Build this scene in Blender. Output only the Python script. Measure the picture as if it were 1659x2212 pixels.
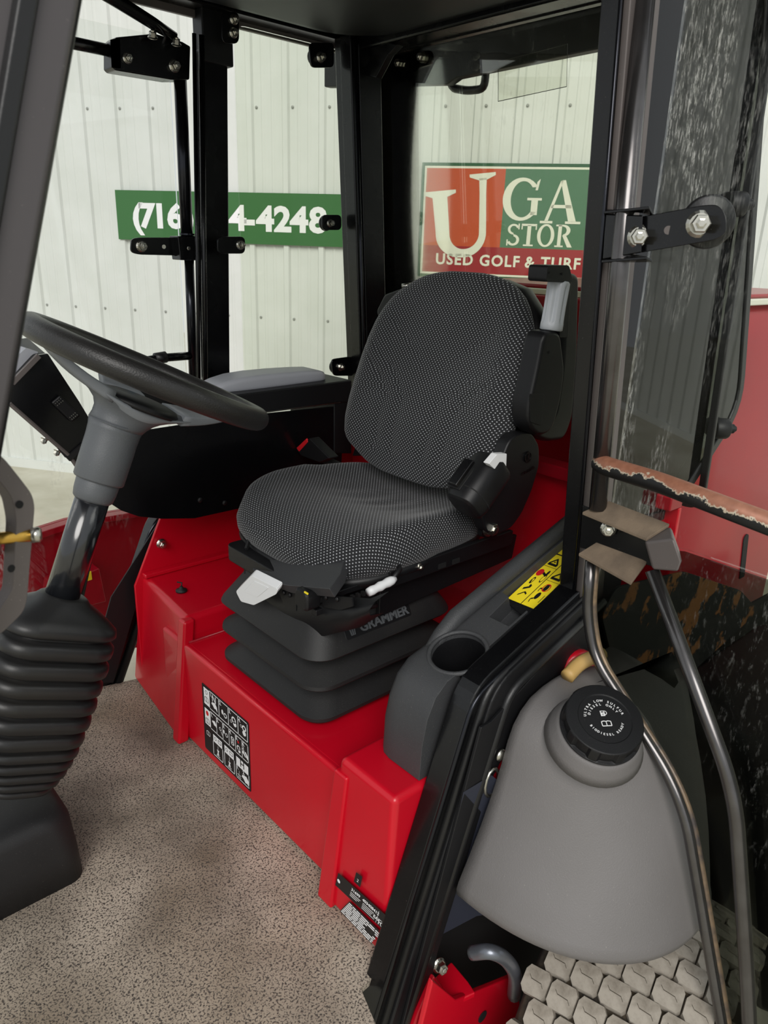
import bpy, bmesh, math, random
from mathutils import Vector, Matrix
random.seed(7)
for _o in list(bpy.data.objects): bpy.data.objects.remove(_o)
SC = bpy.context.scene
COL = SC.collection
V = Vector
# ------------------------------------------------------------------ camera
# world: X towards the rear of the machine, Y away from the camera, Z up, cab floor at Z=0 (metres)
FPX, CU, CV = 1600.0, 829.5, 1106.0
CAMP = V((0.0, 0.0, 1.12))
RM = Matrix(((0.74611, -0.19935, 0.63528), (-0.66498, -0.27108, 0.69592), (0.03348, -0.94169, -0.33482)))
cam = bpy.data.cameras.new('camera'); camo = bpy.data.objects.new('camera', cam); COL.objects.link(camo)
cam.sensor_fit = 'VERTICAL'; cam.sensor_height = 36.0; cam.sensor_width = 36.0
cam.lens = FPX / 2212.0 * 36.0
cam.clip_start = 0.02; cam.clip_end = 200
mw = Matrix.Identity(4)
rx = RM @ V((1, 0, 0)); uy = RM @ V((0, -1, 0)); bz = RM @ V((0, 0, -1))
for i in range(3):
    mw[i][0] = rx[i]; mw[i][1] = uy[i]; mw[i][2] = bz[i]; mw[i][3] = CAMP[i]
camo.matrix_world = mw
cam.dof.use_dof = True; cam.dof.focus_distance = 1.75; cam.dof.aperture_fstop = 11
SC.camera = camo
# ------------------------------------------------------------------ light
w = bpy.data.worlds.new('sky'); SC.world = w; w.use_nodes = True
bgn = w.node_tree.nodes['Background']
bgn.inputs[0].default_value = (0.93, 0.97, 1.0, 1); bgn.inputs[1].default_value = 0.66
sun = bpy.data.lights.new('sun', 'SUN'); suno = bpy.data.objects.new('sun', sun); COL.objects.link(suno)
sun.energy = 2.0; sun.angle = math.radians(35); sun.color = (1.0, 0.97, 0.93)
sd = V((0.62, 0.62, -0.62)).normalized()
suno.rotation_euler = sd.to_track_quat('-Z', 'Y').to_euler(); suno.location = (-3, -3, 5)
SC.view_settings.view_transform = 'Standard'; SC.view_settings.look = 'None'
SC.view_settings.gamma = 1.0; SC.view_settings.use_curve_mapping = False
SC.view_settings.exposure = 0.12
# ------------------------------------------------------------------ helpers
def ray(u, v): return (RM @ V((u - CU, v - CV, FPX))).normalized()
def py(u, v, Y):
    r = ray(u, v); return CAMP + r * ((Y - CAMP.y) / r.y)
def px(u, v, X):
    r = ray(u, v); return CAMP + r * ((X - CAMP.x) / r.x)
def pz(u, v, Z):
    r = ray(u, v); return CAMP + r * ((Z - CAMP.z) / r.z)
def pp(u, v, P, N):
    r = ray(u, v); return CAMP + r * ((P - CAMP).dot(N) / r.dot(N))
ORG = {}
def empty(name, loc, label=None, cat=None, group=None, kind=None):
    o = bpy.data.objects.new(name, None); COL.objects.link(o); o.location = loc
    o.empty_display_size = 0.05
    ORG[o.name] = V(loc); tag(o, label, cat, group, kind); return o
def tag(o, label=None, cat=None, group=None, kind=None):
    if label: o['label'] = label
    if cat: o['category'] = cat
    if group: o['group'] = group
    if kind: o['kind'] = kind
    return o
def org(o):
    if o is None: return V((0, 0, 0))
    return ORG[o.name]
def obj(name, geo, mat, parent=None, smooth=False, bevel=0.0, seg=2, sub=0, uv=None, at=None, weld=False, angle=35):
    verts, faces = geo[0], geo[1]
    o0 = org(parent) if parent else (V(at) if at is not None else V((0, 0, 0)))
    me = bpy.data.meshes.new(name)
    me.from_pydata([tuple(V(p) - o0) for p in verts], [], [tuple(f) for f in faces])
    if uv is not None:
        l = me.uv_layers.new(name='UVMap')
        for lp in me.loops: l.data[lp.index].uv = uv[lp.vertex_index]
    me.validate()
    bm = bmesh.new(); bm.from_mesh(me)
    if weld: bmesh.ops.remove_doubles(bm, verts=bm.verts, dist=1e-5)
    bmesh.ops.recalc_face_normals(bm, faces=bm.faces); bm.to_mesh(me); bm.free()
    ob = bpy.data.objects.new(name, me); COL.objects.link(ob)
    if mat: me.materials.append(mat)
    if parent: ob.parent = parent
    else: ob.location = o0
    ORG[ob.name] = o0
    if smooth:
        for p in me.polygons: p.use_smooth = True
    if sub:
        m = ob.modifiers.new('sub', 'SUBSURF'); m.levels = sub; m.render_levels = sub
    if bevel > 0:
        m = ob.modifiers.new('bevel', 'BEVEL'); m.width = bevel; m.segments = seg; m.limit_method = 'ANGLE'
        m.angle_limit = math.radians(angle); m.harden_normals = True
        for p in me.polygons: p.use_smooth = True
    return ob
def join(*gs):
    vs, fs = [], []
    for g in gs:
        b = len(vs); vs += list(g[0]); fs += [tuple(i + b for i in f) for f in g[1]]
    return vs, fs
def frame(z, up=V((0, 0, 1))):
    z = V(z).normalized()
    if abs(z.dot(up)) > 0.98: up = V((1, 0, 0))
    x = up.cross(z).normalized(); y = z.cross(x); return x, y, z
def box(c, s, ax=None):
    c = V(c); X, Y, Z = ax if ax else (V((1, 0, 0)), V((0, 1, 0)), V((0, 0, 1)))
    vs = [c + X * (a * s[0] / 2) + Y * (b * s[1] / 2) + Z * (d * s[2] / 2) for d in (-1, 1) for b in (-1, 1) for a in (-1, 1)]
    return vs, [(0, 2, 3, 1), (4, 5, 7, 6), (0, 1, 5, 4), (2, 6, 7, 3), (0, 4, 6, 2), (1, 3, 7, 5)]
def prism(poly, ext):
    n = len(poly); ext = V(ext)
    vs = [V(p) for p in poly] + [V(p) + ext for p in poly]
    return vs, [tuple(range(n))[::-1], tuple(range(n, 2 * n))] + [(i, (i + 1) % n, n + (i + 1) % n, n + i) for i in range(n)]
def bar(a, b, wx, wy, up=V((0, 1, 0))):
    """rectangular bar from a to b; wy measured along 'up', wx across"""
    a, b = V(a), V(b); z = (b - a).normalized()
    y = (up - z * up.dot(z)).normalized(); x = y.cross(z)
    return box((a + b) / 2, (wx, wy, (b - a).length), (x, y, z))
def fillet(path, r, n=6):
    path = [V(p) for p in path]; out = [path[0]]
    for i in range(1, len(path) - 1):
        p, a, b = path[i], path[i - 1], path[i + 1]
        d1, d2 = (a - p), (b - p); rr = min(r, d1.length * .45, d2.length * .45)
        p1, p2 = p + d1.normalized() * rr, p + d2.normalized() * rr
        for k in range(n + 1):
            t = k / n; out.append(p1 * (1 - t) ** 2 + p * (2 * t * (1 - t)) + p2 * t * t)
    out.append(path[-1]); return out
def sweep(path, prof, closed_path=False, up=V((0, 1, 0)), caps=True):
    """prof: list of 2D (a,b) ; a along side vector, b along up"""
    path = [V(p) for p in path]; n = len(path); m = len(prof); vs, fs = [], []
    for i, p in enumerate(path):
        if closed_path: t = (path[(i + 1) % n] - path[i - 1])
        elif i == 0: t = path[1] - path[0]
        elif i == n - 1: t = path[-1] - path[-2]
        else: t = (path[i + 1] - p).normalized() + (p - path[i - 1]).normalized()
        t.normalize(); y = (up - t * up.dot(t)).normalized(); x = y.cross(t)
        vs += [p + x * a + y * b for a, b in prof]
    for i in range(n if closed_path else n - 1):
        j = (i + 1) % n
        fs += [(i * m + k, i * m + (k + 1) % m, j * m + (k + 1) % m, j * m + k) for k in range(m)]
    if caps and not closed_path: fs += [tuple(range(m))[::-1], tuple((n - 1) * m + k for k in range(m))]
    return vs, fs
def tube(path, r, n=14, closed=False):
    path = [V(p) for p in path]; N = len(path); vs, fs = [], []
    t0 = (path[1] - path[0]).normalized(); x, y, _ = frame(t0); pt = t0
    for i, p in enumerate(path):
        if closed: t = (path[(i + 1) % N] - path[i - 1]).normalized()
        elif i == 0: t = t0
        elif i == N - 1: t = (path[-1] - path[-2]).normalized()
        else: t = ((path[i + 1] - p).normalized() + (p - path[i - 1]).normalized()).normalized()
        q = pt.rotation_difference(t); x = q @ x; x = (x - t * x.dot(t)).normalized(); y = t.cross(x); pt = t
        rr = r[i] if isinstance(r, (list, tuple)) else r
        vs += [p + (x * math.cos(2 * math.pi * k / n) + y * math.sin(2 * math.pi * k / n)) * rr for k in range(n)]
    for i in range(N if closed else N - 1):
        j = (i + 1) % N
        fs += [(i * n + k, i * n + (k + 1) % n, j * n + (k + 1) % n, j * n + k) for k in range(n)]
    if not closed: fs += [tuple(range(n))[::-1], tuple((N - 1) * n + k for k in range(n))]
    return vs, fs
def lathe(prof, o, ax, n=24, rot=0.0):
    o = V(o); x, y, z = frame(ax); vs, fs = [], []
    m = len(prof)
    for r, h in prof:
        vs += [o + z * h + (x * math.cos(2 * math.pi * k / n + rot) + y * math.sin(2 * math.pi * k / n + rot)) * r for k in range(n)]
    for i in range(m - 1):
        fs += [(i * n + k, i * n + (k + 1) % n, (i + 1) * n + (k + 1) % n, (i + 1) * n + k) for k in range(n)]
    fs += [tuple(range(n))[::-1], tuple((m - 1) * n + k for k in range(n))]
    return vs, fs
def loft(rings, caps=True, closed=True):
    m = len(rings[0]); vs = [V(p) for r in rings for p in r]; fs = []
    for i in range(len(rings) - 1):
        for k in range(m if closed else m - 1):
            fs.append((i * m + k, i * m + (k + 1) % m, (i + 1) * m + (k + 1) % m, (i + 1) * m + k))
    if caps: fs += [tuple(range(m))[::-1], tuple((len(rings) - 1) * m + k for k in range(m))]
    return vs, fs
def rrect(hx, hy, r, n=6):
    r = min(r, hx * .999, hy * .999); pts = []
    for cx, cy, a0 in ((hx - r, hy - r, 0), (-hx + r, hy - r, 90), (-hx + r, -hy + r, 180), (hx - r, -hy + r, 270)):
        for k in range(n + 1):
            a = math.radians(a0 + 90 * k / n); pts.append((cx + r * math.cos(a), cy + r * math.sin(a)))
    return pts
def roundpoly(pts, r, n=5):
    """2D or 3D polygon with rounded corners"""
    pts = [V(p) for p in pts]; N = len(pts); out = []
    for i in range(N):
        p, a, b = pts[i], pts[i - 1], pts[(i + 1) % N]
        rr = r[i] if isinstance(r, (list, tuple)) else r
        d1, d2 = a - p, b - p; q = min(rr, d1.length * .48, d2.length * .48)
        if q < 1e-5: out.append(p); continue
        p1, p2 = p + d1.normalized() * q, p + d2.normalized() * q
        for k in range(n + 1):
            t = k / n; out.append(p1 * (1 - t) ** 2 + p * (2 * t * (1 - t)) + p2 * t * t)
    return out
def xf(geo, M): return [M @ V(p) for p in geo[0]], geo[1]
def spline(pts, n=8):
    """Catmull-Rom through points"""
    P = [V(p) for p in pts]; P = [P[0] * 2 - P[1]] + P + [P[-1] * 2 - P[-2]]; out = []
    for i in range(1, len(P) - 2):
        for k in range(n):
            t = k / n; a, b, c, d = P[i - 1], P[i], P[i + 1], P[i + 2]
            out.append(.5 * ((2 * b) + (c - a) * t + (2 * a - 5 * b + 4 * c - d) * t * t + (3 * b - a - 3 * c + d) * t ** 3))
    out.append(P[-2]); return out
def nut(name, p, axis, r, mat, parent, h=None, flange=True):
    """hex flange nut with stud end"""
    p = V(p); h = h or r * 0.9
    hexa = lathe([(r * .72, r * .2), (r * .72, r * .2 + h), (r * .62, r * .2 + h * 1.1), (r * .4, r * .2 + h * 1.1), (r * .38, r * .2 + h * 1.35), (r * .25, r * .2 + h * 1.4)], p, axis, 6)
    fl = lathe([(r, 0), (r, r * .12), (r * .78, r * .32)], p, axis, 18)
    return obj(name, join(fl, hexa), mat, parent, bevel=0, smooth=False)
def text_geo(s, size, align='CENTER', bold=0.0, spacing=1.0):
    cu = bpy.data.curves.new('txt', 'FONT'); cu.body = s; cu.size = size; cu.align_x = align; cu.offset = bold
    cu.space_character = spacing; cu.resolution_u = 3; cu.fill_mode = 'FRONT'
    ob = bpy.data.objects.new('txt', cu); COL.objects.link(ob)
    dg = bpy.context.evaluated_depsgraph_get(); dg.update()
    me = bpy.data.meshes.new_from_object(ob.evaluated_get(dg))
    vs = [(v.co.x, v.co.y) for v in me.vertices]; fs = [tuple(p.vertices) for p in me.polygons]
    bpy.data.objects.remove(ob); bpy.data.curves.remove(cu); bpy.data.meshes.remove(me)
    return vs, fs
class Flat:
    """flat print on a plane: local 2D metres -> world"""
    def __init__(s, O, U, W):
        s.O, s.U, s.W = V(O), V(U).normalized(), V(W)
        s.W = (s.W - s.U * s.W.dot(s.U)).normalized(); s.N = s.U.cross(s.W)
    def p(s, a, b, h=0.0): return s.O + s.U * a + s.W * b + s.N * h
    def geo(s, g, h): return [s.p(v[0], v[1], h) for v in g[0]], g[1]
def rect2(x0, y0, x1, y1): return [(x0, y0), (x1, y0), (x1, y1), (x0, y1)], [(0, 1, 2, 3)]
def poly2(pts): return list(pts), [tuple(range(len(pts)))]
def ring2(cx, cy, r, t, n=20, a0=0, a1=360):
    vs, fs = [], []
    for k in range(n + 1):
        a = math.radians(a0 + (a1 - a0) * k / n); c, s_ = math.cos(a), math.sin(a)
        vs += [(cx + r * c, cy + r * s_), (cx + (r - t) * c, cy + (r - t) * s_)]
    for k in range(n): fs.append((2 * k, 2 * k + 2, 2 * k + 3, 2 * k + 1))
    return vs, fs
def disc2(cx, cy, r, n=18, sy=1.0): return poly2([(cx + r * math.cos(2 * math.pi * k / n), cy + r * sy * math.sin(2 * math.pi * k / n)) for k in range(n)])
def line2(pts, t):
    vs, fs = [], []
    for i in range(len(pts) - 1):
        a, b = V(pts[i]), V(pts[i + 1]); d = (b - a).normalized(); n_ = V((-d.y, d.x)) * t / 2
        k = len(vs); vs += [a - n_, b - n_, b + n_, a + n_]; fs.append((k, k + 1, k + 2, k + 3))
    return [(q[0], q[1]) for q in vs], fs
def mv2(g, dx, dy, sc=1.0, rot=0.0):
    c, s_ = math.cos(rot), math.sin(rot)
    return [(dx + sc * (p[0] * c - p[1] * s_), dy + sc * (p[0] * s_ + p[1] * c)) for p in g[0]], g[1]
# ------------------------------------------------------------------ materials
MAT = {}
def srgb(r, g, b):
    f = lambda c: (c / 255 / 12.92) if c <= 10 else ((c / 255 + .055) / 1.055) ** 2.4
    return (f(r), f(g), f(b), 1)
def principled(name, col, rough=.5, metal=0.0, coat=0.0, bump=0.0, bscale=200.0, var=0.0, vscale=6.0, var_col=None, spec=.5, dust=0.0, dust_col=(190, 185, 175), dscale=350.0, rvar=0.0):
    m = bpy.data.materials.new(name); m.use_nodes = True; nt = m.node_tree; N, L = nt.nodes, nt.links
    b = N['Principled BSDF']; b.inputs['Roughness'].default_value = rough; b.inputs['Metallic'].default_value = metal
    b.inputs['Specular IOR Level'].default_value = spec
    b.inputs['Coat Weight'].default_value = coat; b.inputs['Coat Roughness'].default_value = .08
    c = srgb(*col); b.inputs['Base Color'].default_value = c
    tc = N.new('ShaderNodeTexCoord'); last = None
    if var > 0:
        nz = N.new('ShaderNodeTexNoise'); nz.inputs['Scale'].default_value = vscale; nz.inputs['Detail'].default_value = 6
        L.new(tc.outputs['Object'], nz.inputs['Vector'])
        rp = N.new('ShaderNodeMapRange'); rp.inputs[1].default_value = .35; rp.inputs[2].default_value = .68
        rp.inputs[3].default_value = 0; rp.inputs[4].default_value = var; L.new(nz.outputs['Fac'], rp.inputs[0])
        mx = N.new('ShaderNodeMix'); mx.data_type = 'RGBA'; mx.inputs[6].default_value = c
        mx.inputs[7].default_value = srgb(*(var_col or col)); L.new(rp.outputs[0], mx.inputs[0]); last = mx.outputs[2]
    if dust > 0:
        nz = N.new('ShaderNodeTexNoise'); nz.inputs['Scale'].default_value = dscale * 1.8; nz.inputs['Detail'].default_value = 2
        L.new(tc.outputs['Object'], nz.inputs['Vector'])
        rp = N.new('ShaderNodeMapRange'); rp.inputs[1].default_value = .72 - .05 * dust; rp.inputs[2].default_value = .80
        L.new(nz.outputs['Fac'], rp.inputs[0])
        mx = N.new('ShaderNodeMix'); mx.data_type = 'RGBA'
        if last: L.new(last, mx.inputs[6])
        else: mx.inputs[6].default_value = c
        mx.inputs[7].default_value = srgb(*dust_col)
        mm = N.new('ShaderNodeMath'); mm.operation = 'MULTIPLY'; mm.inputs[1].default_value = min(1, dust); L.new(rp.outputs[0], mm.inputs[0])
        L.new(mm.outputs[0], mx.inputs[0]); last = mx.outputs[2]
    if last: L.new(last, b.inputs['Base Color'])
    if rvar > 0:
        nz = N.new('ShaderNodeTexNoise'); nz.inputs['Scale'].default_value = 14; L.new(tc.outputs['Object'], nz.inputs['Vector'])
        rp = N.new('ShaderNodeMapRange'); rp.inputs[3].default_value = max(.02, rough - rvar); rp.inputs[4].default_value = rough + rvar
        L.new(nz.outputs['Fac'], rp.inputs[0]); L.new(rp.outputs[0], b.inputs['Roughness'])
    if bump > 0:
        nz = N.new('ShaderNodeTexNoise'); nz.inputs['Scale'].default_value = bscale; nz.inputs['Detail'].default_value = 3
        L.new(tc.outputs['Object'], nz.inputs['Vector'])
        bp = N.new('ShaderNodeBump'); bp.inputs['Strength'].default_value = bump; bp.inputs['Distance'].default_value = .002
        L.new(nz.outputs['Fac'], bp.inputs['Height']); L.new(bp.outputs['Normal'], b.inputs['Normal'])
    MAT[name] = m; return m
def glass(name, tint, dirt=0.0, dirt_scale=18.0, streak=(1, 1, .35), refl=1.0, thr=.55, mask=None, cover=.5):
    m = bpy.data.materials.new(name); m.use_nodes = True; nt = m.node_tree; N, L = nt.nodes, nt.links
    N.remove(N['Principled BSDF']); out = N['Material Output']
    tr = N.new('ShaderNodeBsdfTransparent'); tr.inputs[0].default_value = (*tint, 1)
    gl = N.new('ShaderNodeBsdfGlossy'); gl.inputs['Roughness'].default_value = .02; gl.inputs[0].default_value = (1, 1, 1, 1)
    fr = N.new('ShaderNodeFresnel'); fr.inputs[0].default_value = 1.38
    mm = N.new('ShaderNodeMath'); mm.operation = 'MULTIPLY'; mm.inputs[1].default_value = refl; L.new(fr.outputs[0], mm.inputs[0])
    mx = N.new('ShaderNodeMixShader'); L.new(mm.outputs[0], mx.inputs[0]); L.new(tr.outputs[0], mx.inputs[1]); L.new(gl.outputs[0], mx.inputs[2])
    res = mx.outputs[0]
    if dirt > 0:
        tc = N.new('ShaderNodeTexCoord'); mp = N.new('ShaderNodeMapping'); mp.inputs['Scale'].default_value = streak
        L.new(tc.outputs['Object'], mp.inputs[0])
        n1 = N.new('ShaderNodeTexNoise'); n1.inputs['Scale'].default_value = dirt_scale * 7; n1.inputs['Detail'].default_value = 8; n1.inputs['Roughness'].default_value = .75
        n2 = N.new('ShaderNodeTexNoise'); n2.inputs['Scale'].default_value = dirt_scale * .35; n2.inputs['Detail'].default_value = 4
        L.new(mp.outputs[0], n1.inputs['Vector']); L.new(mp.outputs[0], n2.inputs['Vector'])
        r1 = N.new('ShaderNodeMapRange'); r1.inputs[1].default_value = thr; r1.inputs[2].default_value = thr + .2; L.new(n1.outputs['Fac'], r1.inputs[0])
        r2 = N.new('ShaderNodeMapRange'); r2.inputs[1].default_value = cover; r2.inputs[2].default_value = cover + .16; L.new(n2.outputs['Fac'], r2.inputs[0])
        a = N.new('ShaderNodeMath'); a.operation = 'MULTIPLY'; L.new(r1.outputs[0], a.inputs[0]); L.new(r2.outputs[0], a.inputs[1])
        last = a.outputs[0]
        if mask:   # (centre, radius) of the splashed zone in object space, stretched along Z
            sx = N.new('ShaderNodeVectorMath'); sx.operation = 'DISTANCE'
            mp2 = N.new('ShaderNodeMapping'); mp2.inputs['Scale'].default_value = mask[2]; L.new(tc.outputs['Object'], mp2.inputs[0])
            L.new(mp2.outputs[0], sx.inputs[0]); sx.inputs[1].default_value = [mask[0][i] * mask[2][i] for i in range(3)]
            r3 = N.new('ShaderNodeMapRange'); r3.inputs[1].default_value = mask[1]; r3.inputs[2].default_value = mask[1] * .35; L.new(sx.outputs['Value'], r3.inputs[0])
            a2 = N.new('ShaderNodeMath'); a2.operation = 'MULTIPLY'; L.new(last, a2.inputs[0]); L.new(r3.outputs[0], a2.inputs[1]); last = a2.outputs[0]
        b = N.new('ShaderNodeMath'); b.operation = 'MULTIPLY'; b.inputs[1].default_value = dirt; L.new(last, b.inputs[0])
        df = N.new('ShaderNodeBsdfDiffuse'); df.inputs[0].default_value = srgb(215, 215, 210)
        m2 = N.new('ShaderNodeMixShader'); L.new(b.outputs[0], m2.inputs[0]); L.new(res, m2.inputs[1]); L.new(df.outputs[0], m2.inputs[2]); res = m2.outputs[0]
    L.new(res, out.inputs[0]); MAT[name] = m; return m
black_gloss = principled('black_gloss_paint', (9, 9, 11), .26, coat=.15, spec=.4, bump=.02, bscale=60, rvar=.08, dust=.25, dscale=420)
black_satin = principled('black_satin_plastic', (17, 17, 19), .45, spec=.4, bump=.12, bscale=900, dust=.25, dscale=500)
black_matte = principled('black_matte_rubber', (25, 25, 26), .58, spec=.45, bump=.12, bscale=500, dust=.35, dscale=420, var=.5, vscale=9, var_col=(36, 35, 34))
boot_rubber = principled('boot_rubber', (28, 28, 29), .42, bump=.05, bscale=300, dust=.12, dscale=400, var=.5, vscale=8, var_col=(40, 38, 34))
dark_cavity = principled('dark_cavity', (10, 10, 11), .8)
grey_plastic = principled('grey_tank_plastic', (110, 107, 106), .55, bump=.25, bscale=520, dust=.35, dscale=260, var=.5, vscale=5, var_col=(97, 94, 92))
console_plastic = principled('grained_console_plastic', (56, 57, 59), .5, bump=.4, bscale=650, dust=.5, dscale=380, var=.4, vscale=6, var_col=(66, 66, 67))
column_plastic = principled('column_plastic', (84, 87, 90), .42, bump=.25, bscale=800, dust=.3, dscale=300)
wheel_rubber = principled('wheel_rubber', (36, 35, 34), .38, bump=.3, bscale=420)
arm_grey = principled('light_grey_pad', (163, 165, 172), .45, bump=.08, bscale=300)
white_plastic = principled('white_plastic', (226, 227, 228), .38, dust=.35, dust_col=(120, 115, 110), dscale=300)
grip_plastic = principled('pale_grip_plastic', (192, 196, 202), .4, dust=.2, dust_col=(120, 118, 115), dscale=200)
red_paint = principled('red_paint', (198, 6, 32), .34, coat=.25, spec=.4, bump=.02, bscale=25, rvar=.08, var=.35, vscale=3, var_col=(178, 5, 28), dust=.15, dust_col=(120, 60, 55), dscale=260)
dark_red = principled('maroon_paint', (158, 10, 30), .3, coat=.12, spec=.3, var=.4, vscale=4, var_col=(120, 10, 26))
steel = principled('zinc_steel', (200, 198, 188), .28, metal=1.0, bump=.05, bscale=300)
gold_zinc = principled('yellow_zinc', (214, 170, 80), .3, metal=1.0)
chrome_black = principled('polished_black_tube', (52, 53, 58), .2, metal=.85, rvar=.05)
gloss_tube = principled('gloss_black_tube', (16, 18, 22), .2, spec=.8, coat=.5, dust=.15, dscale=300)
shield_grey = principled('shield_grey', (122, 126, 130), .4, bump=.2, bscale=800)
worn_tube = principled('worn_bright_tube', (104, 102, 102), .24, metal=.9, rvar=.08, var=.5, vscale=30, var_col=(82, 78, 76))
grey_frame = principled('worn_and_lit_grey_frame', (104, 97, 95), .42, metal=.3, dust=.4, dscale=300, var=.5, vscale=4, var_col=(88, 82, 80))
pillar_grey = principled('pillar_grey', (82, 78, 79), .42, metal=.25, dust=.3, dscale=200)
seal = principled('rubber_seal', (22, 22, 23), .4, bump=.1, bscale=300)
dirty_trim = principled('dirty_trim', (70, 64, 62), .38, metal=.2, var=.9, vscale=30, var_col=(146, 122, 92))
ledge_dirt = principled('dusty_ledge', (120, 104, 86), .8, bump=.3, bscale=500, var=.8, vscale=25, var_col=(86, 74, 62))
cream = principled('cream', (222, 222, 206), .6)
screw_grey = principled('screw_grey', (150, 152, 146), .5)
ink_black = principled('ink_black', (20, 20, 22), .45)
ink_white = principled('ink_white', (235, 235, 235), .5)
ink_red = principled('ink_red', (200, 20, 30), .5)
yellow = principled('yellow_decal', (246, 222, 40), .45)
blue_tag = principled('blue_tag', (30, 140, 205), .5)
sign_green = principled('sign_green', (52, 104, 52), .45)
sign_dark_green = principled('sign_dark_green', (36, 84, 52), .45)
sign_mid_green = principled('sign_mid_green', (70, 112, 82), .5)
sign_orange = principled('sign_orange', (186, 74, 32), .5)
sign_maroon = principled('sign_maroon', (148, 26, 34), .5)
tan_tape = principled('tan_hose', (196, 160, 96), .5)
blue_black = principled('slate_plastic', (44, 47, 58), .38, bump=.1, bscale=300)
alu = principled('grey_metal_hose', (120, 124, 132), .35, metal=.7, bump=.2, bscale=120)
# ---- special materials
def fabric_mat():
    m = bpy.data.materials.new('dotted_seat_fabric'); m.use_nodes = True; nt = m.node_tree; N, L = nt.nodes, nt.links
    b = N['Principled BSDF']; b.inputs['Roughness'].default_value = .85; b.inputs['Sheen Weight'].default_value = .15
    uv = N.new('ShaderNodeUVMap'); uv.uv_map = 'UVMap'
    def grid(off):
        mp = N.new('ShaderNodeMapping'); mp.inputs['Scale'].default_value = (1 / .0092, 1 / .0088, 1); mp.inputs['Location'].default_value = (off, off, 0)
        L.new(uv.outputs[0], mp.inputs[0])
        f = N.new('ShaderNodeVectorMath'); f.operation = 'FRACTION'; L.new(mp.outputs[0], f.inputs[0])
        s = N.new('ShaderNodeVectorMath'); s.operation = 'SUBTRACT'; s.inputs[1].default_value = (.5, .5, 0); L.new(f.outputs[0], s.inputs[0])
        mu = N.new('ShaderNodeVectorMath'); mu.operation = 'MULTIPLY'; mu.inputs[1].default_value = (.8, 1.1, 0); L.new(s.outputs[0], mu.inputs[0])
        ln = N.new('ShaderNodeVectorMath'); ln.operation = 'LENGTH'; L.new(mu.outputs[0], ln.inputs[0])
        r = N.new('ShaderNodeMapRange'); r.inputs[1].default_value = .155; r.inputs[2].default_value = .09; L.new(ln.outputs['Value'], r.inputs[0])
        return r.outputs[0]
    a = N.new('ShaderNodeMath'); a.operation = 'MAXIMUM'; L.new(grid(0), a.inputs[0]); L.new(grid(.5), a.inputs[1])
    tc = N.new('ShaderNodeTexCoord'); nz = N.new('ShaderNodeTexNoise'); nz.inputs['Scale'].default_value = 7; nz.inputs['Detail'].default_value = 6; L.new(tc.outputs['Object'], nz.inputs['Vector'])
    rp = N.new('ShaderNodeMapRange'); rp.inputs[1].default_value = .45; rp.inputs[2].default_value = .75; L.new(nz.outputs['Fac'], rp.inputs[0])
    base = N.new('ShaderNodeMix'); base.data_type = 'RGBA'; base.inputs[6].default_value = srgb(17, 18, 21); base.inputs[7].default_value = srgb(32, 33, 36); L.new(rp.outputs[0], base.inputs[0])
    mx = N.new('ShaderNodeMix'); mx.data_type = 'RGBA'; L.new(a.outputs[0], mx.inputs[0]); L.new(base.outputs[2], mx.inputs[6]); mx.inputs[7].default_value = srgb(178, 180, 184)
    L.new(mx.outputs[2], b.inputs['Base Color'])
    bp = N.new('ShaderNodeBump'); bp.inputs['Strength'].default_value = .3; bp.inputs['Distance'].default_value = .001
    L.new(a.outputs[0], bp.inputs['Height']); L.new(bp.outputs[0], b.inputs['Normal']); return m
fabric = fabric_mat()
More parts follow.
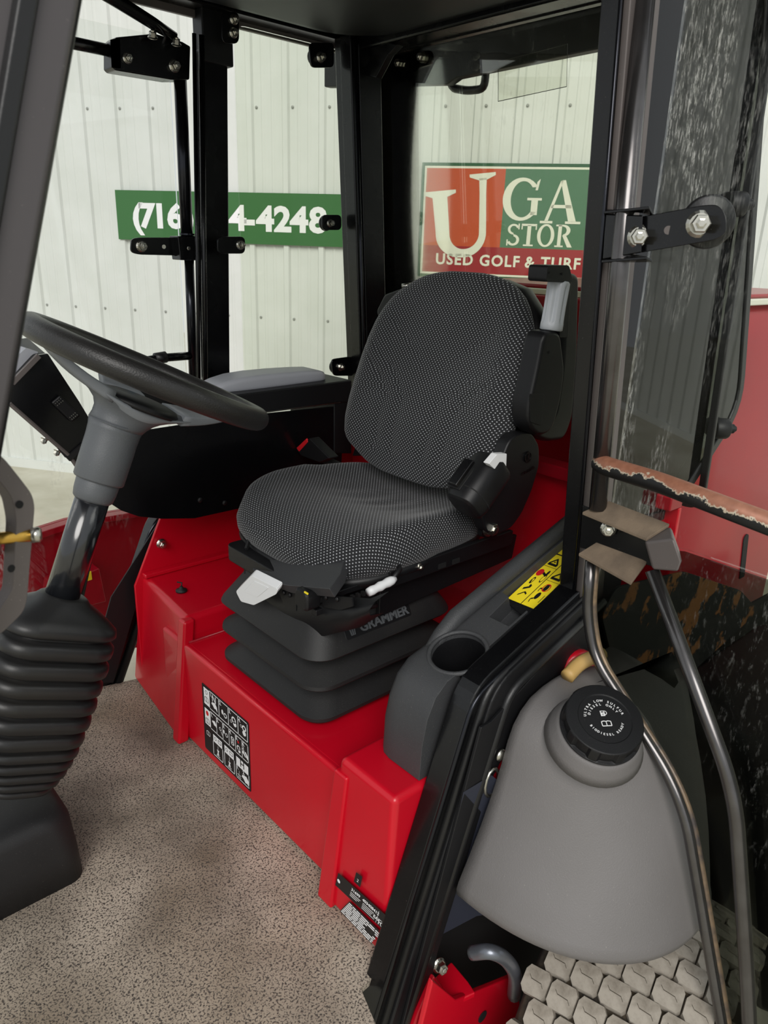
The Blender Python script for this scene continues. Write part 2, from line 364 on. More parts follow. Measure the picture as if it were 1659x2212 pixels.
def mat_floor():
    m = bpy.data.materials.new('worn_floor_mat'); m.use_nodes = True; nt = m.node_tree; N, L = nt.nodes, nt.links
    b = N['Principled BSDF']; b.inputs['Roughness'].default_value = .7
    tc = N.new('ShaderNodeTexCoord')
    n1 = N.new('ShaderNodeTexNoise'); n1.inputs['Scale'].default_value = 300; n1.inputs['Detail'].default_value = 1.5; n1.inputs['Distortion'].default_value = .6
    n2 = N.new('ShaderNodeTexNoise'); n2.inputs['Scale'].default_value = 4.5; n2.inputs['Detail'].default_value = 7
    n3 = N.new('ShaderNodeTexNoise'); n3.inputs['Scale'].default_value = 1.6; n3.inputs['Detail'].default_value = 3
    for n_ in (n1, n2, n3): L.new(tc.outputs['Object'], n_.inputs['Vector'])
    r = N.new('ShaderNodeMapRange'); r.inputs[1].default_value = .37; r.inputs[2].default_value = .50; L.new(n1.outputs['Fac'], r.inputs[0])
    r2 = N.new('ShaderNodeMapRange'); r2.inputs[1].default_value = .36; r2.inputs[2].default_value = .66; L.new(n2.outputs['Fac'], r2.inputs[0])
    top = N.new('ShaderNodeMix'); top.data_type = 'RGBA'; top.inputs[6].default_value = srgb(124, 113, 99); top.inputs[7].default_value = srgb(190, 177, 160); L.new(r2.outputs[0], top.inputs[0])
    r3 = N.new('ShaderNodeMapRange'); r3.inputs[1].default_value = .5; r3.inputs[2].default_value = .7; L.new(n3.outputs['Fac'], r3.inputs[0])
    top2 = N.new('ShaderNodeMix'); top2.data_type = 'RGBA'; L.new(top.outputs[2], top2.inputs[6]); top2.inputs[7].default_value = srgb(150, 130, 100)
    mm = N.new('ShaderNodeMath'); mm.operation = 'MULTIPLY'; mm.inputs[1].default_value = .5; L.new(r3.outputs[0], mm.inputs[0]); L.new(mm.outputs[0], top2.inputs[0])
    mx = N.new('ShaderNodeMix'); mx.data_type = 'RGBA'; L.new(r.outputs[0], mx.inputs[0]); mx.inputs[6].default_value = srgb(74, 68, 62); L.new(top2.outputs[2], mx.inputs[7])
    L.new(mx.outputs[2], b.inputs['Base Color'])
    bp = N.new('ShaderNodeBump'); bp.inputs['Strength'].default_value = .5; bp.inputs['Distance'].default_value = .001
    L.new(r.outputs[0], bp.inputs['Height']); L.new(bp.outputs[0], b.inputs['Normal']); return m
floor_mat_m = mat_floor()
def noise2(name, ca, cb, scale, lo, hi, rough=.6, metal=0, bump=0, coat=0, vecscale=(1, 1, 1), zmask=None):
    m = bpy.data.materials.new(name); m.use_nodes = True; nt = m.node_tree; N, L = nt.nodes, nt.links
    b = N['Principled BSDF']; b.inputs['Roughness'].default_value = rough; b.inputs['Metallic'].default_value = metal; b.inputs['Coat Weight'].default_value = coat
    tc = N.new('ShaderNodeTexCoord'); mp = N.new('ShaderNodeMapping'); mp.inputs['Scale'].default_value = vecscale; L.new(tc.outputs['Object'], mp.inputs[0])
    n = N.new('ShaderNodeTexNoise'); n.inputs['Scale'].default_value = scale; n.inputs['Detail'].default_value = 8; n.inputs['Roughness'].default_value = .62; L.new(mp.outputs[0], n.inputs['Vector'])
    r = N.new('ShaderNodeMapRange'); r.inputs[1].default_value = lo; r.inputs[2].default_value = hi; L.new(n.outputs['Fac'], r.inputs[0])
    mx = N.new('ShaderNodeMix'); mx.data_type = 'RGBA'; mx.inputs[6].default_value = srgb(*ca); mx.inputs[7].default_value = srgb(*cb); L.new(r.outputs[0], mx.inputs[0])
    L.new(mx.outputs[2], b.inputs['Base Color'])
    if bump:
        bp = N.new('ShaderNodeBump'); bp.inputs['Strength'].default_value = bump; bp.inputs['Distance'].default_value = .002
        L.new(n.outputs['Fac'], bp.inputs['Height']); L.new(bp.outputs[0], b.inputs['Normal'])
    return m
wall_m = noise2('white_wall_steel', (206, 209, 203), (216, 218, 214), 3, .3, .7, .45)
concrete = noise2('pale_concrete', (176, 171, 152), (200, 196, 180), 2.2, .35, .65, .8, bump=.1)
tyre_m = noise2('dusty_tyre_rubber', (168, 160, 148), (120, 112, 100), 22, .42, .68, .85, bump=.3)
groove_m = noise2('dirty_tyre_groove', (46, 42, 38), (92, 80, 62), 30, .4, .7, .9)
rust_plate = noise2('rusting_black_plate', (30, 31, 30), (140, 92, 50), 9, .53, .56, .7, vecscale=(1, 1, 1))
def rust_bar_mat(zc):
    m = bpy.data.materials.new('worn_rusty_bar'); m.use_nodes = True; nt = m.node_tree; N, L = nt.nodes, nt.links
    b = N['Principled BSDF']; b.inputs['Roughness'].default_value = .45; b.inputs['Metallic'].default_value = .2
    tc = N.new('ShaderNodeTexCoord'); ge = N.new('ShaderNodeNewGeometry'); sp = N.new('ShaderNodeSeparateXYZ'); L.new(ge.outputs['Normal'], sp.inputs[0])
    n = N.new('ShaderNodeTexNoise'); n.inputs['Scale'].default_value = 26; n.inputs['Detail'].default_value = 8; n.inputs['Roughness'].default_value = .7; L.new(tc.outputs['Object'], n.inputs['Vector'])
    # worn where hands rub: the upper side of the bar has lost its paint
    s = N.new('ShaderNodeMath'); s.operation = 'MULTIPLY_ADD'; s.inputs[1].default_value = 3.2; L.new(n.outputs['Fac'], s.inputs[0]); s.inputs[2].default_value = -1.72
    a = N.new('ShaderNodeMath'); a.operation = 'ADD'; L.new(s.outputs[0], a.inputs[0]); L.new(sp.outputs['Z'], a.inputs[1])
    r = N.new('ShaderNodeMapRange'); r.inputs[1].default_value = .0; r.inputs[2].default_value = .03; L.new(a.outputs[0], r.inputs[0])
    r2 = N.new('ShaderNodeMapRange'); r2.inputs[1].default_value = .10; r2.inputs[2].default_value = .2; L.new(a.outputs[0], r2.inputs[0])
    n2 = N.new('ShaderNodeTexNoise'); n2.inputs['Scale'].default_value = 90; L.new(tc.outputs['Object'], n2.inputs['Vector'])
    rc = N.new('ShaderNodeMix'); rc.data_type = 'RGBA'; rc.inputs[6].default_value = srgb(124, 78, 58); rc.inputs[7].default_value = srgb(170, 116, 92); L.new(n2.outputs['Fac'], rc.inputs[0])
    m1 = N.new('ShaderNodeMix'); m1.data_type = 'RGBA'; m1.inputs[6].default_value = srgb(190, 178, 158); L.new(rc.outputs[2], m1.inputs[7]); L.new(r2.outputs[0], m1.inputs[0])
    m2 = N.new('ShaderNodeMix'); m2.data_type = 'RGBA'; m2.inputs[6].default_value = srgb(22, 22, 23); L.new(m1.outputs[2], m2.inputs[7]); L.new(r.outputs[0], m2.inputs[0])
    L.new(m2.outputs[2], b.inputs['Base Color']); return m
rust_bar = rust_bar_mat(0)
g_clear = glass('clear_cab_glass', (.955, .975, .93), dirt=.25, dirt_scale=9, thr=.6)
g_rear = glass('rear_cab_glass', (.945, .965, .90), dirt=.3, dirt_scale=7, thr=.6, refl=1.3)
g_quarter = glass('smoked_quarter_glass', (.52, .535, .50), refl=1.0)
# ------------------------------------------------------------------ the setting
GZ = -0.60
W0 = V((1.78603, 5.91017, GZ)); WD = V((0.56449, -0.82544, 0)); WN = V((-0.82544, -0.56449, 0))
fl = obj('floor', prism([(-14, -12, GZ), (14, -12, GZ), (14, 14, GZ), (-14, 14, GZ)], (0, 0, -.1)), concrete)
tag(fl, 'pale dusty concrete ground around the machine', None, kind='structure')
wallE = empty('wall_back', W0, 'white ribbed metal building wall behind the cab', None, kind='structure')
S0, SP = 0.653, 0.2369
def wp(s, z, h=0.0): return W0 + WD * s + V((0, 0, z - GZ)) + WN * h
def panel(k0):
    """one 4-rib sheet: ribs sit a little left of the screw line"""
    prof = []
    for k in range(k0, k0 + 4):
        c = S0 + k * SP - .045
        prof += [(c - .026, 0), (c - .016, .019), (c + .016, .019), (c + .026, 0)]
        for q in (.085, .15): prof += [(c + q - .012, 0), (c + q - .006, .003), (c + q + .006, .003), (c + q + .012, 0)]
    return prof
PROT = None
for k0 in range(-8, 44, 4):
    pr = panel(k0); L0, L1 = S0 + k0 * SP - .045 - .03, S0 + (k0 + 4) * SP - .045 - .0262
    pr = [(L0, .002)] + pr + [(L1, 0)]
    vs, fs = [], []
    for s_, h in pr: vs += [wp(s_, GZ + .06, h), wp(s_, 4.2, h)]
    n_ = len(pr)
    for s_, h in pr: vs += [wp(s_, GZ + .06, -.01), wp(s_, 4.2, -.01)]
    for i in range(n_ - 1): fs += [(2 * i, 2 * i + 2, 2 * i + 3, 2 * i + 1), (2 * n_ + 2 * i, 2 * n_ + 2 * i + 1, 2 * n_ + 2 * i + 3, 2 * n_ + 2 * i + 2)]
    for i in range(n_ - 1):
        fs += [(2 * i, 2 * n_ + 2 * i, 2 * n_ + 2 * i + 2, 2 * i + 2), (2 * i + 1, 2 * i + 3, 2 * n_ + 2 * i + 3, 2 * n_ + 2 * i + 1)]
    fs += [(0, 1, 2 * n_ + 1, 2 * n_), (2 * n_ - 2, 4 * n_ - 2, 4 * n_ - 1, 2 * n_ - 1)]
    obj('wall_panel', (vs, fs), wall_m, wallE)
scr = lathe([(.009, 0), (.009, .003), (.005, .004), (.005, .008)], (0, 0, 0), WN, 8)
scr_me = None
for z in (1.917, 0.656):
    for k in range(-3, 18):
        if scr_me is None:
            so = obj('wall_screw', xf(scr, Matrix.Translation(wp(S0 + k * SP, z, .002))), screw_grey, wallE)
            scr_me = so.data; p0 = V(wp(S0 + k * SP, z, .002))
        else:
            so = bpy.data.objects.new('wall_screw', scr_me); COL.objects.link(so); so.parent = wallE
            so.location = wp(S0 + k * SP, z, .002) - p0
bb = obj('baseboard_back', box(W0 + WD * 4 + WN * .012 + V((0, 0, .035)), (20, .03, .07), (WD, WN, V((0, 0, 1)))), wall_m)
tag(bb, 'pale foundation strip along the foot of the metal wall', None, kind='structure')
# ---- phone banner
def sign_frame(s, z, h): return Flat(wp(s, z, h), WD, V((0, 0, 1)))
ph = empty('phone_banner', wp(.823, 1.12, .02), 'long green banner with white phone number on the ribbed wall', 'banner')
F = Flat(wp(.823, 1.12, .021), WD, V((0, 0, 1)))
pw = 2.52 - .823
obj('banner_board', prism([F.p(0, 0), F.p(pw, 0), F.p(pw, .309), F.p(0, .309)], F.N * .008), sign_green, ph)
def place(g, x, y): return mv2(g, x, y)
txt = []
def letter_at(ch, sx, size=.205, y=.085, bold=.008):
    g = text_geo(ch, size, 'CENTER', bold); return mv2(([(p[0] * 1.14, p[1]) for p in g[0]], g[1]), sx - .823, y)
for ch, u, v in (('(', 301, 465), ('7', 322, 465), ('1', 350, 468), ('6', 383, 470), (')', 413, 472), ('4', 518, 476), ('-', 543, 480), ('4', 577, 474), ('2', 614, 472), ('4', 650, 474), ('8', 690, 476)):
    r = ray(u, v); q = CAMP + r * ((W0 - CAMP).dot(WN) / r.dot(WN)); sx = (q - W0).dot(WD)
    txt.append(letter_at(ch, sx))
for g_ in txt: obj('banner_digit', F.geo(g_, .0095), ink_white, ph)
# ---- store sign
sg = empty('store_sign', wp(2.9, .965, .02), 'framed store sign with big U, green and orange panels on the wall', 'sign')
SW, SH = 1.12, .648
F = Flat(wp(2.905, .965, .021), WD, V((0, 0, 1)))
obj('sign_board', prism([F.p(0, 0), F.p(SW, 0), F.p(SW, SH), F.p(0, SH)], F.N * .012), sign_dark_green, sg)
obj('sign_border', F.geo(rect2(.018, .018, SW - .018, SH - .018), .013), cream, sg)
obj('sign_red_band', F.geo(rect2(.03, .03, SW - .03, .185), .014), sign_maroon, sg)
obj('sign_orange_panel', F.geo(rect2(.03, .185, .50, SH - .03), .014), sign_orange, sg)
obj('sign_green_panel', F.geo(rect2(.50, .185, SW - .03, SH - .03), .014), sign_mid_green, sg)
def arc(cx, cy, rx_, ry_, a0, a1, n=14): return [(cx + rx_ * math.cos(math.radians(a0 + (a1 - a0) * k / n)), cy + ry_ * math.sin(math.radians(a0 + (a1 - a0) * k / n))) for k in range(n + 1)]
def band(o_, i_):
    n_ = len(o_); return list(o_) + list(i_), [(k, k + 1, n_ + k + 1, n_ + k) for k in range(n_ - 1)]
# big slanted serif U (own shape): thick left stem, bowl, thin right stem, two serifs
def big_U():
    lo = [(.00, .30), (.01, .12)] + arc(.155, .10, .145, .13, 180, 270, 10) + arc(.17, .10, .13, .13, 270, 360, 10) + [(.305, .30), (.31, .38)]
    li = [(.085, .30), (.09, .12)] + arc(.17, .10, .08, .085, 180, 270, 10) + arc(.175, .10, .085, .085, 270, 360, 10) + [(.268, .30), (.268, .38)]
    g = band(lo, li)
    s1 = poly2([(-.05, .335), (-.05, .318), (.0, .30), (.085, .30), (.135, .318), (.135, .335)])
    s2 = poly2([(.215, .405), (.215, .39), (.268, .37), (.31, .37), (.36, .39), (.36, .405)])
    return join(g, s1, s2)
def serif_G(): 
    o_ = arc(0, 0, .098, .105, 35, 325, 26); i_ = arc(.006, 0, .062, .088, 42, 318, 26)
    return join(band(o_, i_), poly2([(.03, -.004), (.03, .008), (.105, .008), (.105, -.004)]), poly2([(.052, -.004), (.086, -.004), (.086, -.075), (.052, -.075)]), poly2([(.068, .045), (.08, .045), (.09, .1), (.074, .085)]))
def serif_A():
    return join(poly2([(-.012, .1), (.012, .105), (.085, -.095), (.045, -.095)]), poly2([(-.012, .1), (.003, .105), (-.06, -.095), (-.078, -.095)]), rect2(-.05, -.03, .055, -.014), rect2(-.1, -.105, -.035, -.093), rect2(.03, -.105, .108, -.093))
def ser_S():
    o_ = arc(0, .03, .035, .03, 20, 265, 14) + arc(0, -.03, .037, .032, 85, -160, 14); i_ = arc(0, .03, .02, .019, 20, 265, 14) + arc(0, -.03, .02, .02, 85, -160, 14)
    return join(band(o_, i_), rect2(.026, .03, .034, .062), rect2(-.038, -.062, -.03, -.028))
def ser_T(): return join(rect2(-.045, .05, .045, .062), rect2(-.01, -.055, .012, .055), rect2(-.028, -.062, .03, -.053), rect2(-.045, .03, -.038, .055), rect2(.038, .03, .045, .055))
def ser_O(): return band(arc(0, 0, .05, .064, 0, 360, 28), arc(0, 0, .03, .053, 0, 360, 28))
def ser_R(): return join(rect2(-.03, -.058, -.01, .06), rect2(-.044, -.062, .005, -.053), rect2(-.044, .053, 0, .062), band(arc(-.0, .03, .04, .032, 90, -90, 12), arc(-.0, .03, .018, .021, 90, -90, 12)), poly2([(-.005, .004), (.02, .0), (.058, -.062), (.03, -.062)]))
gs = [mv2(big_U(), .105, .135, 1.06, .10), mv2(serif_G(), .605, .455, 1.12), mv2(serif_A(), .835, .445, 1.12), mv2(ser_S(), .575, .26), mv2(ser_T(), .665, .26), mv2(ser_O(), .765, .26), mv2(ser_R(), .865, .26)]
for g_ in gs: obj('sign_letter', F.geo(g_, .0155), cream, sg)
gs = []
for wd, u in (('USED', 942), ('GOLF', 1036), ('&', 1134), ('TURF', 1168)):
    r = ray(u, 575); q = CAMP + r * ((W0 - CAMP).dot(WN) / r.dot(WN))
    gs.append(mv2(text_geo(wd, .088, 'LEFT', .0025, 1.16), (q - W0).dot(WD) - 2.905, .078))
for g_ in gs: obj('sign_word', F.geo(g_, .0155), cream, sg)
# ------------------------------------------------------------------ cab frame
YN, YF = 0.62, 1.78          # outer faces of the near and far cab sides
cab = empty('machine_cab', (0.9, 1.2, 0.0), 'black steel cab frame of posts, roof rails and sloping door sills', 'cab frame')
def quad_post(name, pts_lo, pts_hi, mat, bevel=.004):
    """post from two 4-point rings"""
    return obj(name, loft([pts_lo, pts_hi]), mat, cab, bevel=bevel, seg=2)
def ringXY(p, x0, x1, y0, y1): return [V((p.x + x0, p.y + y0, p.z)), V((p.x + x1, p.y + y0, p.z)), V((p.x + x1, p.y + y1, p.z)), V((p.x + x0, p.y + y1, p.z))]
# far hinge post (between far door and far quarter window)
a, b = py(426, 830, YF), py(424, 130, YF)
lo, hi = V((a.x, YF, .45)), V((b.x, YF, 1.66))
wpost = py(496, 130, YF - .035).x - b.x
quad_post('post', ringXY(lo, 0, wpost, -.035, 0), ringXY(hi, 0, wpost, -.035, 0), black_gloss)
pc = py(428, 130, YF - .04)
obj('post_sleeve', box(V((b.x + wpost / 2 + .002, YF - .018, pc.z + .12)), (wpost + .012, .046, .24)), black_satin, cab, bevel=.004)
# trim strips up the front edge of the far post
for dx, r_ in ((-.012, .007), (-.03, .005)):
    obj('edge_trim', tube([lo + V((dx, -.05, .1)), hi + V((dx, -.05, -.1))], r_, 8), black_gloss, cab, smooth=True)
# far rear corner post, leaning forward at the top
q0, q1 = py(752, 860, 1.72), py(724, 150, 1.72)
sl = (q1.x - q0.x) / (q1.z - q0.z)
def rear_x(z): return q0.x + (z - q0.z) * sl
for nm, x0, x1, y0, y1 in (('post', .0, .095, -.03, .0), ('post_flange', -.004, .012, -.07, -.025)):
    lo, hi = V((rear_x(.35), 1.72, .35)), V((rear_x(1.62), 1.72, 1.62))
    quad_post(nm, ringXY(lo, x0, x1, y0, y1), ringXY(hi, x0, x1, y0, y1), black_gloss)
lo, hi = V((rear_x(.35) + .014, 1.645, .35)), V((rear_x(1.6) + .014, 1.645, 1.6))
obj('post_flange', loft([ringXY(lo, 0, .075, -.004, .014), ringXY(hi, 0, .075, -.004, .014)]), black_gloss, cab, bevel=.003)
obj('edge_trim', tube([lo + V((-.012, -.004, 0)), hi + V((-.012, -.004, 0))], .0045, 8), chrome_black, cab, smooth=True)
# near hinge post
nA, nB = py(1207, 1275, .66), py(1297, 0, .66)
dzx = (nB.x - nA.x) / (nB.z - nA.z)
def near_x(z): return nA.x + (z - nA.z) * dzx
zt = 1.66
lo, hi = V((near_x(.50), .66, .50)), V((near_x(zt), .66, zt))
quad_post('post', ringXY(lo, 0, .05, -.03, .0), ringXY(hi, 0, .05, -.03, .0), black_gloss, .003)
obj('lit_post_face', loft([ringXY(lo, .004, .075, -.042, -.031), ringXY(hi, .004, .075, -.042, -.031)]), grey_frame, cab, bevel=.002)  # grey plate paints the lit tone onto the black post's outer side
obj('edge_trim', tube([lo + V((-.001, -.031, 0)), hi + V((-.001, -.031, 0))], .0028, 8), chrome_black, cab, smooth=True)
# near front post, close to the camera, raked back
P0, P1 = py(188, -60, .60), py(2, 985, .60)
d_ = (P0 - P1)
e0, e1 = P1 + d_ * ((-.02 - P1.z) / d_.z), P1 + d_ * ((1.72 - P1.z) / d_.z)
obj('post', loft([[e + V((0, 0, 0)), e + V((-.075, 0, 0)), e + V((-.075, .05, 0)), e + V((-.006, .05, 0))] for e in (e0, e1)]), pillar_grey, cab, bevel=.006, seg=3)
obj('post_seal', tube([e0 + V((.0, .028, 0)), e1 + V((.0, .028, 0))], .0085, 10), seal, cab, smooth=True)
obj('post_rib', loft([[e + V((-.03, -.006, 0)), e + V((-.042, -.006, 0)), e + V((-.046, .004, 0)), e + V((-.026, .004, 0))] for e in (e0, e1)]), seal, cab, bevel=.002)
# roof liner (underside) and roof rails
def slab(x0, x1, y0, y1, z0, z1, r, mat, name, bev=.02):
    ring = rrect((x1 - x0) / 2, (y1 - y0) / 2, r, 8); cx, cy = (x0 + x1) / 2, (y0 + y1) / 2
    rings = [[V((cx + p[0] * s_, cy + p[1] * s_, z)) for p in ring] for z, s_ in ((z0, .90), (z0 + .004, .955), (z0 + .02, .988), (z0 + .05, 1.0), (z1, 1.0))]
    return obj(name, loft(rings), mat, cab, smooth=True)
slab(.05, 1.40, .66, 1.66, 1.598, 1.70, .16, black_satin, 'roof_liner')
slab(-.15, 1.75, .50, 1.92, 1.72, 1.80, .12, black_satin, 'roof_panel')
ra, rb = py(500, 34, 1.74), py(742, 98, 1.74)
zr = (ra.z + rb.z) / 2
obj('roof_rail', bar(V((-.1, 1.745, zr + .032)), V((1.40, 1.745, zr + .032)), .06, .06), black_gloss, cab, bevel=.004)
obj('roof_rail_lip', box(V((.66, 1.775, zr + .012)), (1.5, .012, .05)), grey_frame, cab, bevel=.002)
obj('roof_rail', bar(V((-.1, .655, 1.70)), V((1.45, .655, 1.70)), .06, .06), black_gloss, cab, bevel=.004)
rt = px(820, 118, 1.43)
obj('roof_rail', bar(V((1.40, 1.72, rt.z + .05)), V((1.40, .64, rt.z + .05)), .07, .10, V((0, 0, 1))), black_gloss, cab, bevel=.006)
obj('roof_rail_lip', bar(V((1.435, 1.70, rt.z + .012)), V((1.435, .64, rt.z + .012)), .03, .03, V((0, 0, 1))), black_gloss, cab, bevel=.008, seg=3)
# black rear light bar hanging below the roof outside the rear window
sk = [px(u, v, 1.70) for u, v in ((700, 188), (965, 182), (985, 168), (1290, 106), (1500, 60), (1500, -60), (700, -60))]
obj('roof_rear_skirt', prism(sk, (.03, 0, 0)), black_satin, cab, bevel=.004)
# corner gusset at the far rear post
g0 = px(772, 120, 1.40); 
obj('gusset', prism([px(768, 78, 1.37), px(800, 128, 1.37), px(776, 160, 1.37), px(812, 168, 1.37), px(838, 118, 1.37), px(860, 96, 1.37)], (.02, 0, 0)), black_gloss, cab, bevel=.002)
# glass tabs with nuts on the rear post and far hinge post
def tab(poly, Y, th, bolts, r=.011, pad=None, parent=cab, n=(0, -1, 0)):
    t_ = obj('glass_tab', prism(roundpoly([py(u, v, Y) for u, v in poly], .014), (0, th, 0)), black_gloss, parent, bevel=.0015)
    for u, v in bolts: nut('flange_nut', py(u, v, Y) , n, r, steel, t_)
    if pad:
        c = py(pad[0], pad[1], Y); obj('rubber_washer', lathe([(.018, 0), (.02, .004), (.02, .009), (.018, .013)], c + V((0, th, 0)), (0, 1, 0), 18), seal, t_, smooth=True)
tab([(668, 92), (722, 92), (722, 146), (672, 146)], 1.70, .006, [(692, 124)], .0125, (686, 122))
tab([(696, 464), (738, 464), (738, 497), (696, 497)], 1.70, .006, [(713, 482)], .011, (709, 482))
tab([(716, 776), (760, 770), (772, 812), (720, 812)], 1.70, .006, [(736, 793)], .011, (730, 793))
tab([(480, 24), (517, 26), (517, 94), (480, 94)], 1.705, .006, [(505, 42), (504, 71)], .011)
tab([(470, 511), (530, 511), (530, 548), (470, 548)], 1.705, .006, [(519, 529)], .0115)
# twin-bolt plate that holds the rear glass
tp = obj('glass_tab', prism(roundpoly([px(u, v, 1.46) for u, v in ((850, 130), (880, 124), (905, 108), (932, 108), (934, 138), (905, 146), (880, 156), (856, 152))], .015), (.008, 0, 0)), black_gloss, cab, bevel=.002)
for u, v in ((865, 137), (913, 124)): nut('flange_nut', px(u, v, 1.459), (-1, 0, 0), .0125, steel, tp)
# sloping door sills ---------------------------------------------------------
def sill(Y, sgn, A, B, Cc, name, far=False):
    """inner box bar, rubber bead and outer flange plate along A>B>C"""
    s1 = V((0, sgn, 0))
    path = fillet([A, B, Cc], .03, 5)
    obj(name, sweep(path, rrect(.021, .02, .003, 2)), black_gloss, cab, smooth=False, bevel=.0)
    off = [p + s1 * .032 for p in path]
    obj('sill_bead', tube([p + s1 * .022 + V((.010, 0, .006)) for p in path], .007, 10), seal, cab, smooth=True)
    obj('sill_highlight_bead', tube([p + s1 * .021 + V((-.019, 0, .0)) for p in path], .0035, 8), chrome_black, cab, smooth=True)
    obj('sill_channel', sweep([p + s1 * .028 + V((.034, 0, -.004)) for p in path], rrect(.022, .006, .003, 2)), black_satin, cab)
    obj('sill_bead', tube([p + s1 * .036 + V((.048, 0, -.008)) for p in path], .008, 10), seal, cab, smooth=True)
    return path
A_, B_, C_ = py(1232, 1290, .64), py(1020, 1487, .64), py(788, 2240, .64)
npath = sill(.64, -1, A_, B_, C_, 'door_sill')
# outer flange plate of the near sill
fpl = [py(u, v, .60) for u, v in ((1262, 1335), (1190, 1420), (1062, 1560), (1040, 1572), (858, 2260), (925, 2155), (945, 2060), (1060, 1690), (1110, 1590), (1250, 1440), (1290, 1380))]
fo = obj('sill_flange', prism(fpl, (0, .006, 0)), black_satin, cab, bevel=.0015)
for u, v in ((1080, 1630),): obj('flange_bolt', lathe([(.0105, 0), (.0105, .003), (.006, .006)], py(u, v, .598), (0, -1, 0), 14), steel, fo, smooth=True)
obj('flange_bolt', lathe([(.0125, 0), (.0125, .004), (.008, .007)], py(925, 2150, .598), (0, -1, 0), 14), gold_zinc, fo, smooth=True)
# outward-leaning skirt under the sill on the inside (grey grained strip seen beyond the bead)
fA, fB, fC = py(395, 1085, 1.76), py(345, 1128, 1.76), py(222, 1490, 1.76)
fpath = fillet([fA, fB, fC], .03, 5)
obj('door_sill', sweep(fpath, rrect(.03, .02, .003, 2)), black_gloss, cab)
obj('sill_bead', tube([p + V((.028, -.024, 0)) for p in fpath], .010, 10), seal, cab, smooth=True)
obj('sill_highlight_bead', tube([p + V((-.032, -.018, 0)) for p in fpath], .0045, 8), chrome_black, cab, smooth=True)
obj('sill_flange', prism([py(u, v, 1.70) for u, v in ((345, 1125), (240, 1290), (190, 1475), (245, 1475), (300, 1290), (360, 1130))], (0, .004, 0)), black_satin, cab, bevel=.001)
# ---- fixed panes
def pane(name, poly, ext, mat, label, edge=None, r=.03):
    t_ = empty(name, V(poly[0]), label, 'window', kind='thing')
    pl = roundpoly(poly, r)
    obj('glass_pane', prism(pl, ext), mat, t_)
    if edge:
        e_ = [V(p) + V(ext) * .5 for p in pl]
        up_ = V(ext).normalized()
        obj('edge_seal', sweep(e_, rrect(edge[0], edge[1], .003, 2), closed_path=True, up=up_), seal, t_)
    return t_
fw = pane('side_window', [V((1.06, 1.735, .50)), V((1.46, 1.735, .50)), V((1.40, 1.735, 1.60)), V((1.06, 1.735, 1.60))], (0, .005, 0), g_clear, 'clear far side window between the two black posts')
rw = pane('rear_window', [V((1.52, .66, .62)), V((1.52, 1.70, .62)), V((1.445, 1.70, 1.60)), V((1.445, .66, 1.60))], (.005, 0, 0), g_rear, 'rear window behind the seat with clear tape patch near the top', edge=(.008, .006))
# clear tape on the rear window
tq = [px(u, v, 1.462) for u, v in ((1076, 133), (1226, 95), (1224, 187), (1076, 219))]
tape_m = glass('clear_tape', (.955, .96, .93), dirt=.8, dirt_scale=14, thr=.60, refl=1.0)
obj('tape_patch', prism(tq, (.0012, 0, 0)), tape_m, rw)
obj('tape_edge', tube(tq, .0008, 6, closed=True), ink_black, rw)
# near quarter pane, smoked, with thick edge and two knobs
qpts = [py(1352, -40, .672), py(1662, -40, .672), py(1597, 880, .672), py(1478, 1064, .672), py(1440, 1110, .672), py(1292, 1150, .672)]
qw = pane('quarter_window', qpts, (0, .006, 0), g_quarter, 'smoked quarter window with thick rubber edge right of the near post', edge=(.011, .007), r=[.02, .05, .07, .05, .03, .02])
for u, v in ((1585, 440), (1552, 927)):
    c = py(u, v, .665)
    kb = obj('pane_knob', lathe([(.020, 0), (.022, .004), (.022, .026), (.020, .03), (.010, .031), (.010, .042), (.006, .043), (.006, .047)], c + V((0, .01, 0)), V((.75, -.66, 0)), 20), black_satin, qw, smooth=False, bevel=.001)
# ------------------------------------------------------------------ cab floor mat
FX = .650
FP = .668
fm = obj('rubber_mat', prism([(-.45, .585, -.0), (.555, .585, 0), (.575, .645, 0), (FX + .12, .66, 0), (FX + .12, 1.70, 0), (.60, 1.74, 0), (-.45, 1.74, 0)], (0, 0, -.012)), floor_mat_m, at=(0, 1.1, 0))
tag(fm, 'worn beige speckled mat covering the cab floor', 'floor mat', kind='thing')
# ------------------------------------------------------------------ red seat platform
pl = empty('seat_platform', (FX, 1.2, 0), 'red painted steel seat platform rising from the cab floor', 'seat platform')
ZP = .256
# centre box: front face at FX, top at ZP
obj('front_panel', box((FP + .012, 1.14, ZP / 2 + .003), (.024, .72, ZP)), red_paint, pl, bevel=.008, seg=3)
obj('deck_plate', box((FP + .408, 1.14, ZP - .0095), (.80, .72, .026)), red_paint, pl, bevel=.006, seg=3)
# far step box (taller), with seam flange
f0, f1 = px(375, 1385, FX), px(262, 1290, FX)
zs = .318
yb0, yb1 = 1.40, 1.70
obj('step_box', loft([[V((FX - .005, yb0, .0)), V((FX + .5, yb0, .0)), V((FX + .5, yb1 + .02, .0)), V((FX + .03, yb1 + .03, .0))],
                      [V((FX + .03, yb0, zs)), V((FX + .5, yb0, zs)), V((FX + .5, yb1, zs)), V((FX + .055, yb1 - .01, zs))]]), red_paint, pl, bevel=.014, seg=4)
obj('weld_flange', loft([[V((FX - .012, yb0 - .012, .0)), V((FX + .016, yb0 - .012, .0)), V((FX + .016, yb0 + .006, .0)), V((FX - .012, yb0 + .02, .0))],
                         [V((FX + .022, yb0 - .012, zs - .005)), V((FX + .05, yb0 - .012, zs - .003)), V((FX + .05, yb0 + .006, zs - .003)), V((FX + .022, yb0 + .02, zs - .005))]]), red_paint, pl, bevel=.006, seg=3)
